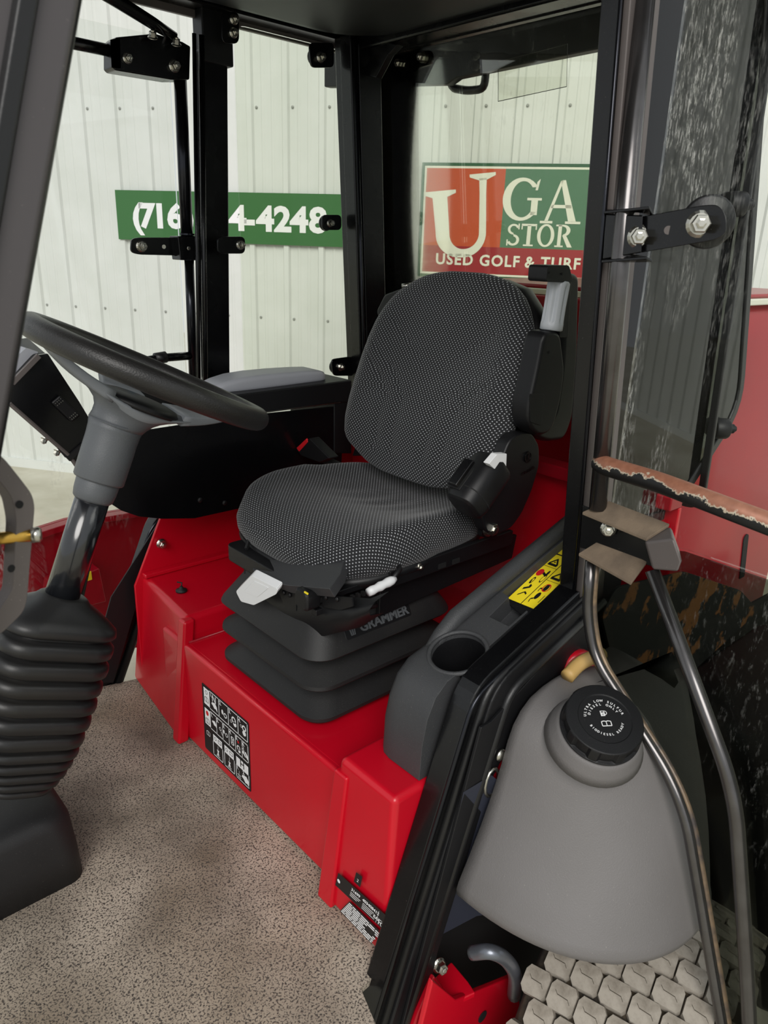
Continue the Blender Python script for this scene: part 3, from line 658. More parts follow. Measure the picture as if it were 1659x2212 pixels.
obj('weld_bead', tube([V((FX + .03, yb0 - .013, ZP + .005)), V((FX + .42, yb0 - .013, ZP + .005))], .003, 6), dark_red, pl, smooth=True)
# far side wall above the step (behind the console)
wl = [py(u, v, 1.66) for u, v in ((292, 1262), (348, 1122), (420, 1100), (560, 1100), (560, 1204), (470, 1212))]
obj('side_wall', prism([V((FX + .03, 1.665, zs - .02)), V((wl[1].x, 1.665, wl[1].z)), V((wl[1].x + .06, 1.665, .60)), V((1.42, 1.665, .60)), V((1.42, 1.665, .05)), V((FX + .03, 1.665, .05))], (0, .008, 0)), red_paint, pl, bevel=.002)
obj('wall_lip', box((FX + .42, 1.655, zs + .006), (.74, .022, .012)), red_paint, pl, bevel=.004)
sc = py(348, 1174, 1.662)
nut('wall_screw_head', sc, (0, -1, 0), .013, steel, pl)
# rear wall behind the seat
obj('rear_wall', box((1.39, 1.17, .34), (.012, 1.06, .62)), red_paint, pl, bevel=.003)
obj('rear_sill', box((1.37, 1.17, .665), (.05, 1.06, .03)), dark_red, pl, bevel=.004)
# rubber plug on the far step
pc = pz(392, 1277, zs + .001)
obj('rubber_plug', join(lathe([(.014, 0), (.014, .004), (.006, .006), (.004, .012), (.0015, .013)], pc, (0, 0, 1), 14), tube([pc + V((0, 0, .012)), pc + V((.004, .003, .02)), pc + V((-.004, .012, .021))], .002, 6)), black_matte, pl, smooth=True)
# near corner box, standing proud
n0 = px(735, 1622, FX - .012)
yn1 = .80; zn = .322
obj('step_box', loft([[V((FX - .012, yn1 + .028, .0)), V((FX - .012, .66, .0)), V((FX + .5, .66, .0)), V((FX + .5, yn1 + .02, .0))],
                      [V((FX - .004, yn1 - .003, zn)), V((FX - .004, .66, zn)), V((FX + .5, .66, zn)), V((FX + .5, yn1 - .003, zn))]]), red_paint, pl, bevel=.012, seg=4)
obj('weld_flange', loft([[V((FX - .020, yn1 + .036, .0)), V((FX - .020, yn1 - .005, .0)), V((FX + .1, yn1 - .005, .0)), V((FX + .1, yn1 + .036, .0))],
                         [V((FX - .010, yn1 + .004, zn - .026)), V((FX - .010, yn1 - .03, zn - .026)), V((FX + .1, yn1 - .03, zn - .026)), V((FX + .1, yn1 + .004, zn - .026))]]), red_paint, pl, bevel=.005, seg=3)
# control decal on the front panel (black with white pictogram cells)
c00, c10, c11, c01 = px(444, 1614, FP), px(543, 1709, FP), px(565, 1582, FP), px(464, 1497, FP)
O_ = c00; U_ = V((0, -1, 0)); F = Flat(V((FP - .0006, c00.y, c00.z)), U_, V((0, 0, 1)))
DW = c00.y - c10.y; DH = c01.z - c00.z
print('decal size', DW, DH)
DH = (px(464, 1497, FP).z - px(444, 1614, FP).z)
# use a unit layout (x 0..1, y 0..1) scaled to the decal
def q2(g): return [(p[0] * DW, p[1] * DH) for p in g[0]], g[1]
dk = obj('control_decal', F.geo(poly2([(p.x, p.y) for p in roundpoly([(0, 0, 0), (DW, 0, 0), (DW, DH, 0), (0, DH, 0)], .006)]), .0), ink_black, pl)
W, K, RD = [], [], []
def frame2(x0, y0, x1, y1, t=.012): return join(rect2(x0, y0, x1, y0 + t), rect2(x0, y1 - t, x1, y1), rect2(x0, y0, x0 + t * .9, y1), rect2(x1 - t * .9, y0, x1, y1))
W += [frame2(.03, .70, .97, .97), frame2(.03, .40, .97, .665), rect2(.03, .70, .17, .97), rect2(.03, .40, .17, .665)]
for x in (.37, .57, .77): W.append(rect2(x, .70, x + .012, .97))
for x in (.30, .435, .57, .705, .84): W.append(rect2(x, .40, x + .01, .665))
W += [frame2(.20, .03, .42, .36), rect2(.20, .24, .42, .36), frame2(.45, .03, .67, .36), rect2(.45, .24, .67, .36), frame2(.70, .03, .97, .36), rect2(.70, .22, .97, .36)]
def tx(s_, x, y, sz): return mv2(([(p[0], p[1] * DW / DH) for p in text_geo(s_, sz, 'CENTER', .002)[0]], text_geo(s_, sz, 'CENTER', .002)[1]), x, y)
K.append(tx('H', .835, .25, .13))
W.append(tx('N', .27, .85, .12))
for s_, x, y in (('1.', .205, .90), ('2.', .41, .90), ('3.', .61, .90), ('4.', .81, .90), ('1.', .20, .60), ('2.', .335, .60), ('3.', .47, .60), ('4.', .605, .60), ('5.', .74, .60), ('6.', .875, .60), ('1.', .735, .17), ('2.', .86, .17)): W.append(tx(s_, x, y, .06))
def handmark(x, y, s): return join(poly2([(x - .05 * s, y + .04 * s), (x + .02 * s, y + .06 * s), (x + .06 * s, y + .02 * s), (x + .07 * s, y - .05 * s), (x + .03 * s, y - .02 * s), (x, y - .03 * s), (x - .03 * s, y), (x - .06 * s, y + .01 * s)]))
def book(x, y, s): return join(line2([(x - .04 * s, y - .03 * s), (x - .04 * s, y + .03 * s), (x, y + .04 * s), (x + .04 * s, y + .03 * s), (x + .04 * s, y - .03 * s), (x - .04 * s, y - .03 * s)], .008 * s), rect2(x - .004 * s, y - .03 * s, x + .004 * s, y + .04 * s))
W += [handmark(.27, .79, 1.0), handmark(.25, .52, .8), handmark(.90, .48, .9), handmark(.89, .10, 1.2)]
W += [ring2(.51, .80, .035, .014), disc2(.45, .82, .02, 10, 1.8), ring2(.69, .85, .045, .02), disc2(.71, .80, .035), ring2(.63, .80, .02, .006), ring2(.90, .86, .04, .018), disc2(.90, .79, .035), ring2(.84, .86, .02, .006)]
W += [ring2(.52, .52, .028, .01), disc2(.465, .54, .016, 10, 1.8), ring2(.385, .53, .025, .008), line2([(.40, .50), (.43, .46)], .01), frame2(.615, .46, .68, .58, .01), line2([(.625, .47), (.67, .57)], .01), line2([(.67, .47), (.625, .57)], .01),
      ring2(.77, .50, .035, .015), disc2(.785, .46, .025), line2([(.86, .56), (.92, .47)], .014), ring2(.86, .565, .02, .008)]
W += [poly2([(.285, .08), (.335, .08), (.32, .12), (.335, .16), (.285, .16), (.30, .12)]), rect2(.27, .06, .35, .07), rect2(.308, .17, .314, .22), poly2([(.535, .08), (.585, .08), (.57, .12), (.585, .15), (.535, .15), (.55, .12)]), rect2(.52, .06, .60, .07), rect2(.558, .16, .564, .22),
      rect2(.73, .06, .80, .07), rect2(.73, .09, .80, .10), rect2(.762, .11, .768, .16), book(.10, .28, .9)]
for x in (.26, .51): K += [ring2(x, .30, .025, .007), frame2(x + .06, .275, x + .13, .325, .008)]
K += [ring2(.10, .90, .028, .007), book(.10, .79, 1.0), book(.10, .47, 1.0)]
RD += [disc2(.10, .59, .03, 14, 1.2), disc2(.77, .585, .018)]
tag(obj('decal_print_white', F.geo(q2(join(*W)), .0003), ink_white, dk), kind='stuff')
tag(obj('decal_print_black', F.geo(q2(join(*K)), .0005), ink_black, dk), kind='stuff')
tag(obj('decal_print_red', F.geo(q2(join(*RD)), .0006), ink_red, dk), kind='stuff')
# small black plates on the near corner box
F2 = Flat(V((FX - .0132, px(728, 1902, FX - .014).y, 0)), V((0, -1, 0)), V((0.02, 0, 1)))
def fpx(u, v): 
    q = px(u, v, FX - .0135); return ((F2.O.y - q.y), q.z)
pa = [fpx(u, v) for u, v in ((727, 1910), (733, 1884), (836, 1976), (828, 2005))]
sp_ = obj('serial_plate', F2.geo(poly2(pa), .0045), ink_black, pl)
wpl = []
W2 = []
base = V((pa[0][0], pa[0][1])); ux = (V(pa[3]) - V(pa[0])); uy_ = (V(pa[1]) - V(pa[0]))
def sp(a, b): q = base + ux * a + uy_ * b; return (q.x, q.y)
def spr(x0, y0, x1, y1): return poly2([sp(x0, y0), sp(x1, y0), sp(x1, y1), sp(x0, y1)])
def spt(s_, x, y, sz):
    g = text_geo(s_, sz, 'LEFT', .002); return [sp(x + p[0], y + p[1] * (ux.length / uy_.length)) for p in g[0]], g[1]
W2.append(spt('31699', .31, .66, .075)); W2.append(spt('403408412', .55, .66, .075)); W2.append(spt('EAC', .80, .28, .08)); W2.append(spt('10', .89, .12, .11)); W2.append(spr(.868, .05, .873, .95))
W2.append(spr(.87, .47, .97, .49))
for i, (x0, x1) in enumerate(((.31, .52), (.31, .50), (.31, .46), (.57, .83), (.57, .80), (.57, .78), (.57, .76))): W2.append(spr(x0, .50 - .12 * (i % 4), x1, .54 - .12 * (i % 4)))
dcx = sp(.05, .5); W2.append(disc2(dcx[0], dcx[1], .004, 12))
tag(obj('plate_print', F2.geo(join(*W2), .0050), ink_white, sp_), kind='stuff')
lw = [fpx(u, v) for u, v in ((738, 1965), (758, 1945), (822, 2008), (806, 2036))]
base = V(lw[0]); ux = V(lw[3]) - V(lw[0]); uy_ = V(lw[1]) - V(lw[0])
wl2 = obj('warning_plate', F2.geo(poly2(lw), .0045), ink_black, pl)
W2 = []
random.seed(3)
for r_ in range(8):
    x = .02
    while x < .95:
        l_ = random.uniform(.08, .25)
        if not (.55 < x < .72 and 2 < r_ < 6): W2.append(spr(x, .06 + r_ * .115, min(x + l_, .98), .06 + r_ * .115 + .07))
        x += l_ + .02
tag(obj('plate_print', F2.geo(join(*W2), .0050), ink_white, wl2), kind='stuff')
f26 = [fpx(u, v) for u, v in ((766, 1903), (771, 1883), (784, 1893), (780, 1916))]
base = V(f26[0]); ux = V(f26[3]) - V(f26[0]); uy_ = V(f26[1]) - V(f26[0])
s26 = obj('number_sticker', F2.geo(poly2(f26), .0045), ink_black, pl)
obj('sticker_print', F2.geo(spt('2', .35, .3, .55), .005), ink_white, s26)
# ------------------------------------------------------------------ operator seat
SY = 1.148
st = empty('operator_seat', (.9, SY, ZP), 'black dotted fabric operator seat on a rubber bellows suspension', 'seat')
# bellows ------------------------------------------------------------
BX, BY = .885, 1.115
prof = [(.262, .165, .158, .03), (.268, .180, .173, .04), (.274, .187, .180, .05), (.281, .187, .180, .05), (.311, .152, .145, .05), (.316, .147, .140, .045),
        (.322, .152, .145, .05), (.340, .186, .179, .05), (.344, .189, .182, .05), (.351, .188, .181, .05), (.378, .153, .146, .05), (.383, .147, .140, .045),
        (.389, .153, .146, .05), (.404, .186, .179, .05), (.408, .189, .182, .05), (.416, .186, .179, .05), (.475, .150, .143, .045), (.500, .140, .134, .04)]
rings = [[V((BX + p[0], BY + p[1], z)) for p in rrect(hx, hy, r, 8)] for z, hx, hy, r in prof]
bel = obj('bellows', loft(rings), black_matte, st, smooth=True); bel.data.set_sharp_from_angle(angle=math.radians(24))
# raised maker lettering on the near side of the bellows
y0, z0, y1, z1 = BY - .175, .420, BY - .143, .475
Nn = V((0, -(z1 - z0), (y0 - y1) * -1)).normalized()
pO = py(752, 1390, y0 + .006)
Fb = Flat(V((px(752, 1386, .74).x, y0 + .004, z0 + .007)), V((1, 0, 0)), V((0, y1 - y0, z1 - z0)))
x0 = py(752, 1380, y0).x; x1 = py(893, 1325, y0).x
LW = x1 - x0; Fb.O.x = x0
pad = obj('name_plate', F.geo(([], []), 0), black_matte, st) if False else None
g = prism([Fb.p(p.x, p.y, -.003) for p in roundpoly([(0, 0, 0), (LW, 0, 0), (LW, .030, 0), (0, .030, 0)], .006)], Fb.N * .0042)
pad = obj('name_panel', g, black_satin, bel, bevel=.0008)
tg = text_geo('GRAMMER', 1.0, 'LEFT', .03); mxx = max(p[0] for p in tg[0]); sc_ = LW * .75 / mxx
tv = [(LW * .215 + p[0] * sc_, .0065 + p[1] * sc_ * .92) for p in tg[0]]
n_ = len(tv)
lt = [Fb.p(a, b, .0013) for a, b in tv] + [Fb.p(a, b, .0030) for a, b in tv]
from collections import Counter
ec = Counter(); 
for f_ in tg[1]:
    for i in range(len(f_)): ec[frozenset((f_[i], f_[(i + 1) % len(f_)]))] += 1
fsx = [tuple(i + n_ for i in f_) for f_ in tg[1]]
for f_ in tg[1]:
    for i in range(len(f_)):
        a, b = f_[i], f_[(i + 1) % len(f_)]
        if ec[frozenset((a, b))] == 1: fsx.append((a, b, b + n_, a + n_))
obj('name_letters', (lt, fsx), column_plastic, pad)
em = []
for k, a in enumerate((-1, 0, 1)):
    em.append(prism([Fb.p(LW * .105 + dx, .015 + dy, .0013) for dx, dy in ((a * .0035 - .0012, -.009), (a * .0035 + .0012, -.009), (a * .006 + .0018, .008), (a * .006 - .0012, .008))], Fb.N * .0018))
obj('name_emblem', join(*em), column_plastic, pad)
# suspension head ------------------------------------------------------
obj('suspension_plate', prism(roundpoly([V((BX - .16, BY - .14, .492)), V((BX + .2, BY - .14, .492)), V((BX + .2, BY + .17, .492)), V((BX - .16, BY + .17, .492))], .02), (0, 0, .035)), black_satin, st, bevel=.003)
# front skirt bulge under the levers
def U2(u, v, X): return px(u, v, X)
ring0 = [px(u, v, .725) for u, v in ((545, 1262), (600, 1275), (650, 1290), (720, 1310), (770, 1315), (810, 1300))]
ring1 = [px(u, v, .735) for u, v in ((552, 1330), (590, 1350), (640, 1368), (700, 1374), (750, 1362), (800, 1330))]
obj('front_skirt', loft([[p + V((.03, 0, .01)) for p in ring0], ring0, [(a * .5 + b * .5) + V((-.008, 0, 0)) for a, b in zip(ring0, ring1)], ring1, [p + V((.03, 0, -.004)) for p in ring1]], caps=False, closed=False), black_satin, st, smooth=True)
# angular front cover
cv_t = [px(u, v, .80) for u, v in ((540, 1165), (556, 1190), (610, 1238), (730, 1262))]
A1, A2, A3, A4 = px(535, 1178, .765), px(548, 1238, .715), px(618, 1264, .70), px(712, 1272, .70)
B1, B2, B3 = px(566, 1188, .77), px(640, 1215, .755), px(735, 1240, .745)
D1, D2 = px(548, 1158, .82), px(745, 1205, .80)
vs = [A1, A2, A3, A4, B1, B2, B3, D1, D2]
dn = V((.012, 0, -.02)); n_ = len(vs)
fs = [(0, 1, 4), (1, 2, 5, 4), (2, 3, 6, 5), (0, 4, 7), (4, 5, 8, 7), (5, 6, 8)]
vs2 = vs + [v_ + dn for v_ in vs]
fs2 = fs + [tuple(i + n_ for i in f_)[::-1] for f_ in fs] + [(0, 7, 7 + n_, n_), (7, 8, 8 + n_, 7 + n_), (8, 6, 6 + n_, 8 + n_), (6, 3, 3 + n_, 6 + n_), (3, 2, 2 + n_, 3 + n_), (2, 1, 1 + n_, 2 + n_), (1, 0, n_, 1 + n_)]
obj('front_cover', (vs2, fs2), console_plastic, st, bevel=.0015)
# ragged dust skirt at the far corner
obj('torn_skirt', join(*[bar(px(u, v, .76), px(u + du, v + dv, .74), .006, .006) for u, v, du, dv in ((540, 1160, -8, 26), (532, 1182, -6, 30), (528, 1205, 4, 34), (534, 1232, 14, 22))]), black_matte, st)
# white paddle lever
pd = [px(u, v, .69) for u, v in ((509, 1278), (543, 1243), (600, 1272), (597, 1284), (548, 1308), (520, 1300))]
obj('paddle_lever', prism(roundpoly(pd, .006), (.012, 0, .010)), white_plastic, st, bevel=.004, seg=3)
obj('paddle_pad', prism(roundpoly([px(u, v, .689) for u, v in ((526, 1278), (548, 1255), (580, 1270), (556, 1290))], .005), (.003, 0, .003)), white_plastic, st, bevel=.001)
# black knob with yellow mark
kc = px(661, 1292, .70)
kn = obj('weight_knob', loft([[kc + V((x_, a, b)) for a, b in [(p[0], p[1]) for p in rrect(.0185 * s_, .019 * s_, .009, 4)]] for x_, s_ in ((-.012, .85), (-.008, 1), (.015, 1), (.02, .9))]), black_satin, st, bevel=.0005)
kp = px(661, 1281, .686)
obj('knob_mark', box(kp + V((.0005, 0, 0)), (.002, .010, .003)), yellow, kn)
obj('riveted_bracket', prism([px(u, v, .722) for u, v in ((598, 1270), (640, 1275), (640, 1320), (620, 1322))], (.003, 0, 0)), black_satin, st)
obj('riveted_bracket', prism([px(u, v, .722) for u, v in ((690, 1285), (760, 1292), (762, 1310), (735, 1318), (700, 1312))], (.003, 0, 0)), black_satin, st)
for u, v in ((704, 1290), (728, 1294), (613, 1280), (626, 1285)):
    obj('rivet', lathe([(.0052, 0), (.0045, .002), (.002, .0035)], px(u, v, .721), (-1, 0, 0), 10), black_satin, st, smooth=True)
# slide rails and fore-aft handle on the near side
ya = .955
for dz in (.505, .528): obj('slide_rail', box((.92, ya, dz), (.42, .016, .012)), black_satin, st, bevel=.002)
rk = [box((.79 + .013 * k, ya - .012, .515), (.006, .008, .008)) for k in range(9)]
for g_ in rk: obj('rail_tooth', g_, black_matte, st)
hp = [py(u, v, .90) for u, v in ((795, 1280), (812, 1268), (835, 1256), (854, 1250))]
rr = [.0075, .0088, .0075, .0092, .0078, .0092, .0085, .005]
hpts = [hp[0].lerp(hp[-1], t / 7) for t in range(8)]
obj('slide_handle', tube(hpts, rr, 12), white_plastic, st, smooth=True)
obj('handle_stem', tube([hp[-1] + V((-.008, 0, 0)), hp[-1] + V((.02, .01, .01)), hp[-1] + V((.03, .03, .02))], .005, 8), black_satin, st, smooth=True)
obj('latch_lever', tube(spline([py(775, 1300, .925), py(790, 1312, .91), py(812, 1308, .92)], 4), .005, 8), black_satin, st, smooth=True)
# seat pan under the cushion
def plan(th, sc_=1.0):
    """cushion outline: th angle -> (x,y) ; front towards -X"""
    c, s_ = math.cos(th), math.sin(th)
    e = 2 / 3.6
    x = -abs(c) ** e * math.copysign(1, c); y = abs(s_) ** e * math.copysign(1, s_)
    hx = .225; hy = .240 - .028 * (x + 1) / 2 * (1 if x > 0 else .5)
    xx = x * hx
    if x < 0: xx -= .018 * (1 - y * y)
    return .992 + xx * sc_, SY + y * hy * sc_
NA = 120
def crings(levels, n=NA):
    out, uvs = [], []; prev = None; L = [0.0] * n
    for (z, s_, kind) in levels:
        r = []
        for k in range(n):
            th = 2 * math.pi * k / n; x, y = plan(th, s_)
            zz = z
            if kind:
                a = (y - SY) / .24; b_ = (x - .99) / .235        # b_=-1 front, +1 rear
                zz = z + .030 * min(1, abs(a)) ** 3 * (0.5 + .5 * min(1, max(0, (b_ + 1)))) - .030 * max(0, 1 - a * a) * math.exp(-((b_ - .25) / .55) ** 2) + .004
                if b_ < -.62: zz -= .09 * (-.62 - b_) ** 1.6
                zz += .0016 * math.sin(a * 26 + 6 * b_) * math.exp(-((b_ - .15) / .25) ** 2) * math.exp(-(a / .6) ** 2)
                zz = max(zz, .575)
            r.append(V((x, y, zz)))
        out.append(r)
    return out
lv = [(.552, .955, 0), (.556, .985, 0), (.568, 1.01, 0), (.583, 1.015, 0), (.597, .995, 0), (.609, .965, 1), (.616, .925, 1), (.620, .87, 1)] + [(.621, s_, 1) for s_ in (.82, .76, .70, .64, .58, .52, .46, .40, .34, .28, .22, .16, .10, .05, .004)]
cr = crings(lv)
# waterfall front: lower the front lip a little
for r in cr:
    for p in r:
        b_ = (p.x - .99) / .235
        if b_ < -.3: p.z -= .022 * ((-.3 - b_) / .7) ** 1.5
uvs = [None] * (len(cr) * NA)
for k in range(NA):
    L = 0.0; c = cr[-1][k]; ctr = V((.992, SY, 0))
    for i in range(len(cr) - 1, -1, -1):
        if i < len(cr) - 1: L += (cr[i][k] - cr[i + 1][k]).length
        d2 = V((cr[i][k].x, cr[i][k].y, 0)) - ctr; dl = max(d2.length, 1e-4)
        base_d = V((plan(2 * math.pi * k / NA, 1)[0], plan(2 * math.pi * k / NA, 1)[1], 0)) - ctr
        q = base_d.normalized() * (L + .001)
        uvs[i * NA + k] = (q.y, q.x)
obj('seat_cushion', loft(cr), fabric, st, smooth=True, uv=uvs)
pan = [[V((.992 + (plan(2 * math.pi * k / 60)[0] - .992) * s_, SY + (plan(2 * math.pi * k / 60)[1] - SY) * s_, z - (.022 * max(0, (-.3 - (plan(2 * math.pi * k / 60)[0] - .99) / .235) / .7) ** 1.5))) for k in range(60)] for z, s_ in ((.528, .90), (.530, .96), (.546, 1.0), (.557, .985))]
obj('seat_pan', loft(pan), black_satin, st, smooth=True)
for u, v in ((604, 1168), (705, 1215)): obj('pan_screw', lathe([(.005, 0), (.0045, .002), (.002, .003)], px(u, v, .79), (-.8, -.3, .3), 10), steel, st, smooth=True)
# side rail of the pan with slots and screws
obj('pan_side_rail', box((1.04, .925, .538), (.36, .012, .034)), black_satin, st, bevel=.002)
for u, v in ((955, 1222), (985, 1212)): obj('rail_slot', box(py(u, v, .918), (.02, .003, .010)), dark_cavity, st)
nut('rail_screw', py(905, 1224, .917), (0, -1, 0), .007, steel, st)
nut('pivot_bolt', py(1056, 1140, .885), (0, -1, 0), .018, steel, st, h=.012)
# lower side cover of the suspension
obj('side_cover', prism([V((.86, .945, .45)), V((1.26, .945, .47)), V((1.27, .945, .525)), V((.86, .945, .505))], (0, .01, 0)), black_satin, st, bevel=.002)
# backrest -------------------------------------------------------------
OUT = [(.640, .10), (.648, .145), (.660, .175), (.680, .213), (.705, .241), (.735, .256), (.78, .263), (.83, .2635), (.88, .261), (.92, .255), (.96, .243), (.99, .226), (1.015, .207), (1.035, .186), (1.052, .160), (1.064, .132), (1.073, .095), (1.078, .05)]
def hw(z):
    for i in range(len(OUT) - 1):
        if OUT[i][0] <= z <= OUT[i + 1][0]:
            t = (z - OUT[i][0]) / (OUT[i + 1][0] - OUT[i][0]); return (OUT[i][1] * (1 - t) + OUT[i + 1][1] * t) * .945
    return .05
def groove(y, z):
    """pressed lines: nested arches opening upwards"""
    g = 0.0
    for off, yy in ((0, .052), (.035, .105)):
        a = abs(y)
        # vertical leg up to z=.82 then sweeping outwards
        yc = yy + (max(0, z - .80) ** 1.25) * 2.1
        if .685 < z < .93 + off: g = max(g, math.exp(-((a - yc) / .006) ** 2))
    yc = .015 + (max(0, z - .86) ** 1.25) * 2.3
    if .75 < z < .97: g = max(g, .7 * math.exp(-((abs(y) - yc) / .006) ** 2))
    return g
zsn = []
nz_ = 72
for i in range(nz_ + 1):
    t = i / nz_; t = .5 - .5 * math.cos(math.pi * t) if True else t
    zsn.append(.640 + .438 * (t * .7 + .3 * i / nz_))
NS = 88; rings, uvs = [], []
ctrz = .86
for z in zsn:
    w_ = hw(z); ring, uvr = [], []
    edge = min(1, (z - .632) / .06, (1.086 - z) / .055); th = .078 * max(.12, edge) ** .5
    xb = 1.105 + (z - .64) * .36
    for k in range(NS):
        a = 2 * math.pi * k / NS; c, s_ = math.cos(a), math.sin(a)
        y = abs(s_) ** (2 / 2.6) * math.copysign(1, s_) * w_; dx = abs(c) ** (2 / 2.2) * math.copysign(1, c) * th / 2
        rel = y / .263
        if c > 0:      # front face (towards -X)
            conc = .020 * (1 - min(1, abs(rel) / .75) ** 2) - .016 * math.exp(-((abs(rel) - .80) / .2) ** 2)
            lum = -.016 * math.exp(-((z - .76) / .07) ** 2) * math.exp(-(rel / .6) ** 2)
            dxx = -dx + (conc + lum) * c ** .5 * min(1, edge * 1.0) + .0065 * groove(y, z) * c
        else: dxx = -dx
        ring.append(V((xb + dxx, SY + y, z)))
    L = 0.0; k0 = 0
    ul = [0.0] * NS
    for k in range(1, NS // 2 + 1): ul[k] = ul[k - 1] + (ring[k] - ring[k - 1]).length
    for k in range(1, NS // 2): ul[NS - k] = -(ul[k])
    ring = [p + V((0, -.004, 0)) for p in ring]
    rings.append(ring); uvs += [(u_, (z - .64) * 1.07) for u_ in ul]
obj('backrest', loft(rings), fabric, st, smooth=True, uv=uvs)
# shell behind the backrest
rings = []
for z, s_ in ((.66, .6), (.68, .85), (.75, .93), (.9, .94), (1.0, .92), (1.05, .82), (1.066, .5)):
    w_ = hw(z) * s_ + .02; xb = 1.155 + (z - .64) * .36
    rings.append([V((xb + p[1], SY + p[0], z)) for p in rrect(w_, .022, .02, 4)])
obj('back_shell', loft(rings), black_satin, st, smooth=True)
# recliner cover, near side
rc = [py(u, v, .875) for u, v in ((1040, 1108), (1060, 1060), (1082, 1000), (1100, 952), (1122, 934), (1150, 935), (1166, 962), (1166, 1005), (1150, 1060), (1128, 1110), (1105, 1142), (1070, 1158), (1050, 1150))]
rcv = obj('recliner_cover', prism(roundpoly(rc, .012, 3), (0, .03, 0)), black_satin, st, bevel=.005, seg=3)
c = py(1140, 987, .874)
obj('cover_emblem', join(lathe([(.0115, 0), (.0115, .002), (.009, .002), (.009, .0008)], c, (0, -1, 0), 20), prism([c + V((a, -.0005, b)) for a, b in ((-.002, -.006), (.004, -.006), (.001, .006), (-.004, .004))], (0, -.0014, 0))), black_gloss, rcv)
tg = text_geo('GRAMMER', .0085, 'CENTER', .0002); ct = py(1140, 1020, .8735)
obj('cover_letters', ([ct + V((p[0] * 1.1, 0, p[1] + p[0] * .2)) for p in tg[0]], tg[1]), black_gloss, rcv)
obj('recliner_arm', prism(roundpoly([py(u, v, .905) for u, v in ((1040, 1160), (1072, 1165), (1100, 1000), (1120, 900), (1095, 930), (1060, 1020))], .006), (0, .012, 0)), black_satin, st, bevel=.002)
# belt retractor drum with bezel and white tag
d0, d1 = py(1005, 1090, .87), py(1062, 1008, .87)
ax = (d1 - d0).normalized(); side = V((0, 1, 0)).cross(ax).normalized()
def ring_d(p, s_): return [p + side * a * s_ + V((0, b * s_, 0)) for a, b in rrect(.0385, .036, .026, 6)]
rt_ = obj('belt_retractor', loft([ring_d(d0 - ax * .008, .78), ring_d(d0 - ax * .004, .92), ring_d(d0 + ax * .012, 1), ring_d(d1, 1), ring_d(d1 + ax * .008, .9)]), black_satin, st, smooth=False, bevel=.002)
obj('retractor_seam', loft([ring_d(d0 + ax * .018, 1.012), ring_d(d0 + ax * .0205, 1.012)]), dark_cavity, rt_)
bz_ = [py(u, v, .845) for u, v in ((985, 1050), (992, 1042), (1024, 1000), (1026, 992), (1018, 998), (988, 1038))]
obj('belt_slot_bezel', prism(roundpoly([py(u, v, .86) for u, v in ((988, 1055), (984, 1048), (1023, 993), (1028, 999))], .004), (0, .022, 0)), black_gloss, rt_, bevel=.002)
obj('belt_webbing', prism([py(u, v, .868) for u, v in ((992, 1058), (1030, 1006), (1036, 1011), (999, 1064))], (0, .03, 0)), black_matte, rt_, bevel=.001)
obj('white_tag', prism(roundpoly([py(u, v, .838) for u, v in ((1056, 1002), (1074, 981), (1095, 980), (1093, 1026), (1086, 1029))], .002), (0, .014, 0)), white_plastic, rt_, bevel=.001)
# raised near armrest: lever housing, grip and pad
ar = obj('armrest_body', prism(roundpoly([py(u, v, .845) for u, v in ((1176, 716), (1212, 716), (1222, 800), (1214, 860), (1196, 930), (1165, 945), (1142, 920), (1142, 880), (1160, 800))], .02), (0, .045, 0)), black_satin, st, bevel=.008, seg=3)
obj('armrest_cap', prism(roundpoly([py(u, v, .845) for u, v in ((1183, 573), (1230, 573), (1238, 611), (1180, 609))], .007), (0, .042, 0)), black_satin, ar, bevel=.006, seg=3)
obj('armrest_spine', prism(roundpoly([py(u, v, .853) for u, v in ((1222, 590), (1236, 590), (1228, 730), (1208, 730))], .004), (0, .03, 0)), black_satin, ar, bevel=.002)
ga, gb = py(1190, 714, .862), py(1208, 607, .862); gax = (gb - ga)
gx, gy, gz_ = frame(gax)
gr = []
for t, s_ in ((0, .86), (.02, 1), (.14, 1.0), (.2, .97), (.5, .95), (.8, .97), (.88, .98), (.96, .96), (1, .84)):
    fl_ = .24 if .15 < t < .9 else 0.0
    gr.append([ga + gax * t + (gx * math.cos(2 * math.pi * k / 48) + gy * math.sin(2 * math.pi * k / 48)) * .0215 * s_ * (1 - fl_ * max(0, math.cos(6 * 2 * math.pi * k / 48)) ** .7) for k in range(48)])
obj('fluted_grip', loft(gr), grip_plastic, ar, smooth=True)
for u, v in ((1186, 589), (1214, 592)): obj('cap_hole', lathe([(.0022, 0), (.0022, .0008)], py(u, v, .8445), (0, -1, 0), 8), dark_cavity, ar)
obj('body_hole', lathe([(.0030, 0), (.0030, .0008)], py(1186, 761, .8445), (0, -1, 0), 8), dark_cavity, ar)
obj('body_hatch', prism(roundpoly([py(u, v, .8435) for u, v in ((1144, 851), (1176, 851), (1170, 920), (1146, 912))], .004), (0, .002, 0)), black_satin, ar, bevel=.0006)
pd_ = [py(u, v, .875) for u, v in ((1226, 592), (1254, 590), (1250, 760), (1240, 900), (1222, 950), (1180, 956), (1140, 935), (1150, 905), (1200, 900), (1214, 800))]
obj('armrest_pad', prism(roundpoly(pd_, .02), (0, .05, 0)), black_satin, ar, bevel=.014, seg=4)
# far armrest folded beside the backrest
fa = [px(u, v, 1.30) for u, v in ((818, 690), (812, 672), (830, 636), (868, 622), (888, 624), (886, 640), (860, 650), (838, 690))]
obj('armrest_pad', prism(roundpoly(fa, .01), (.05, 0, 0)), black_satin, st, bevel=.008, seg=3)
obj('armrest_pin', tube([px(868, 618, 1.32), px(890, 616, 1.34)], .006, 10), steel, st, smooth=True)
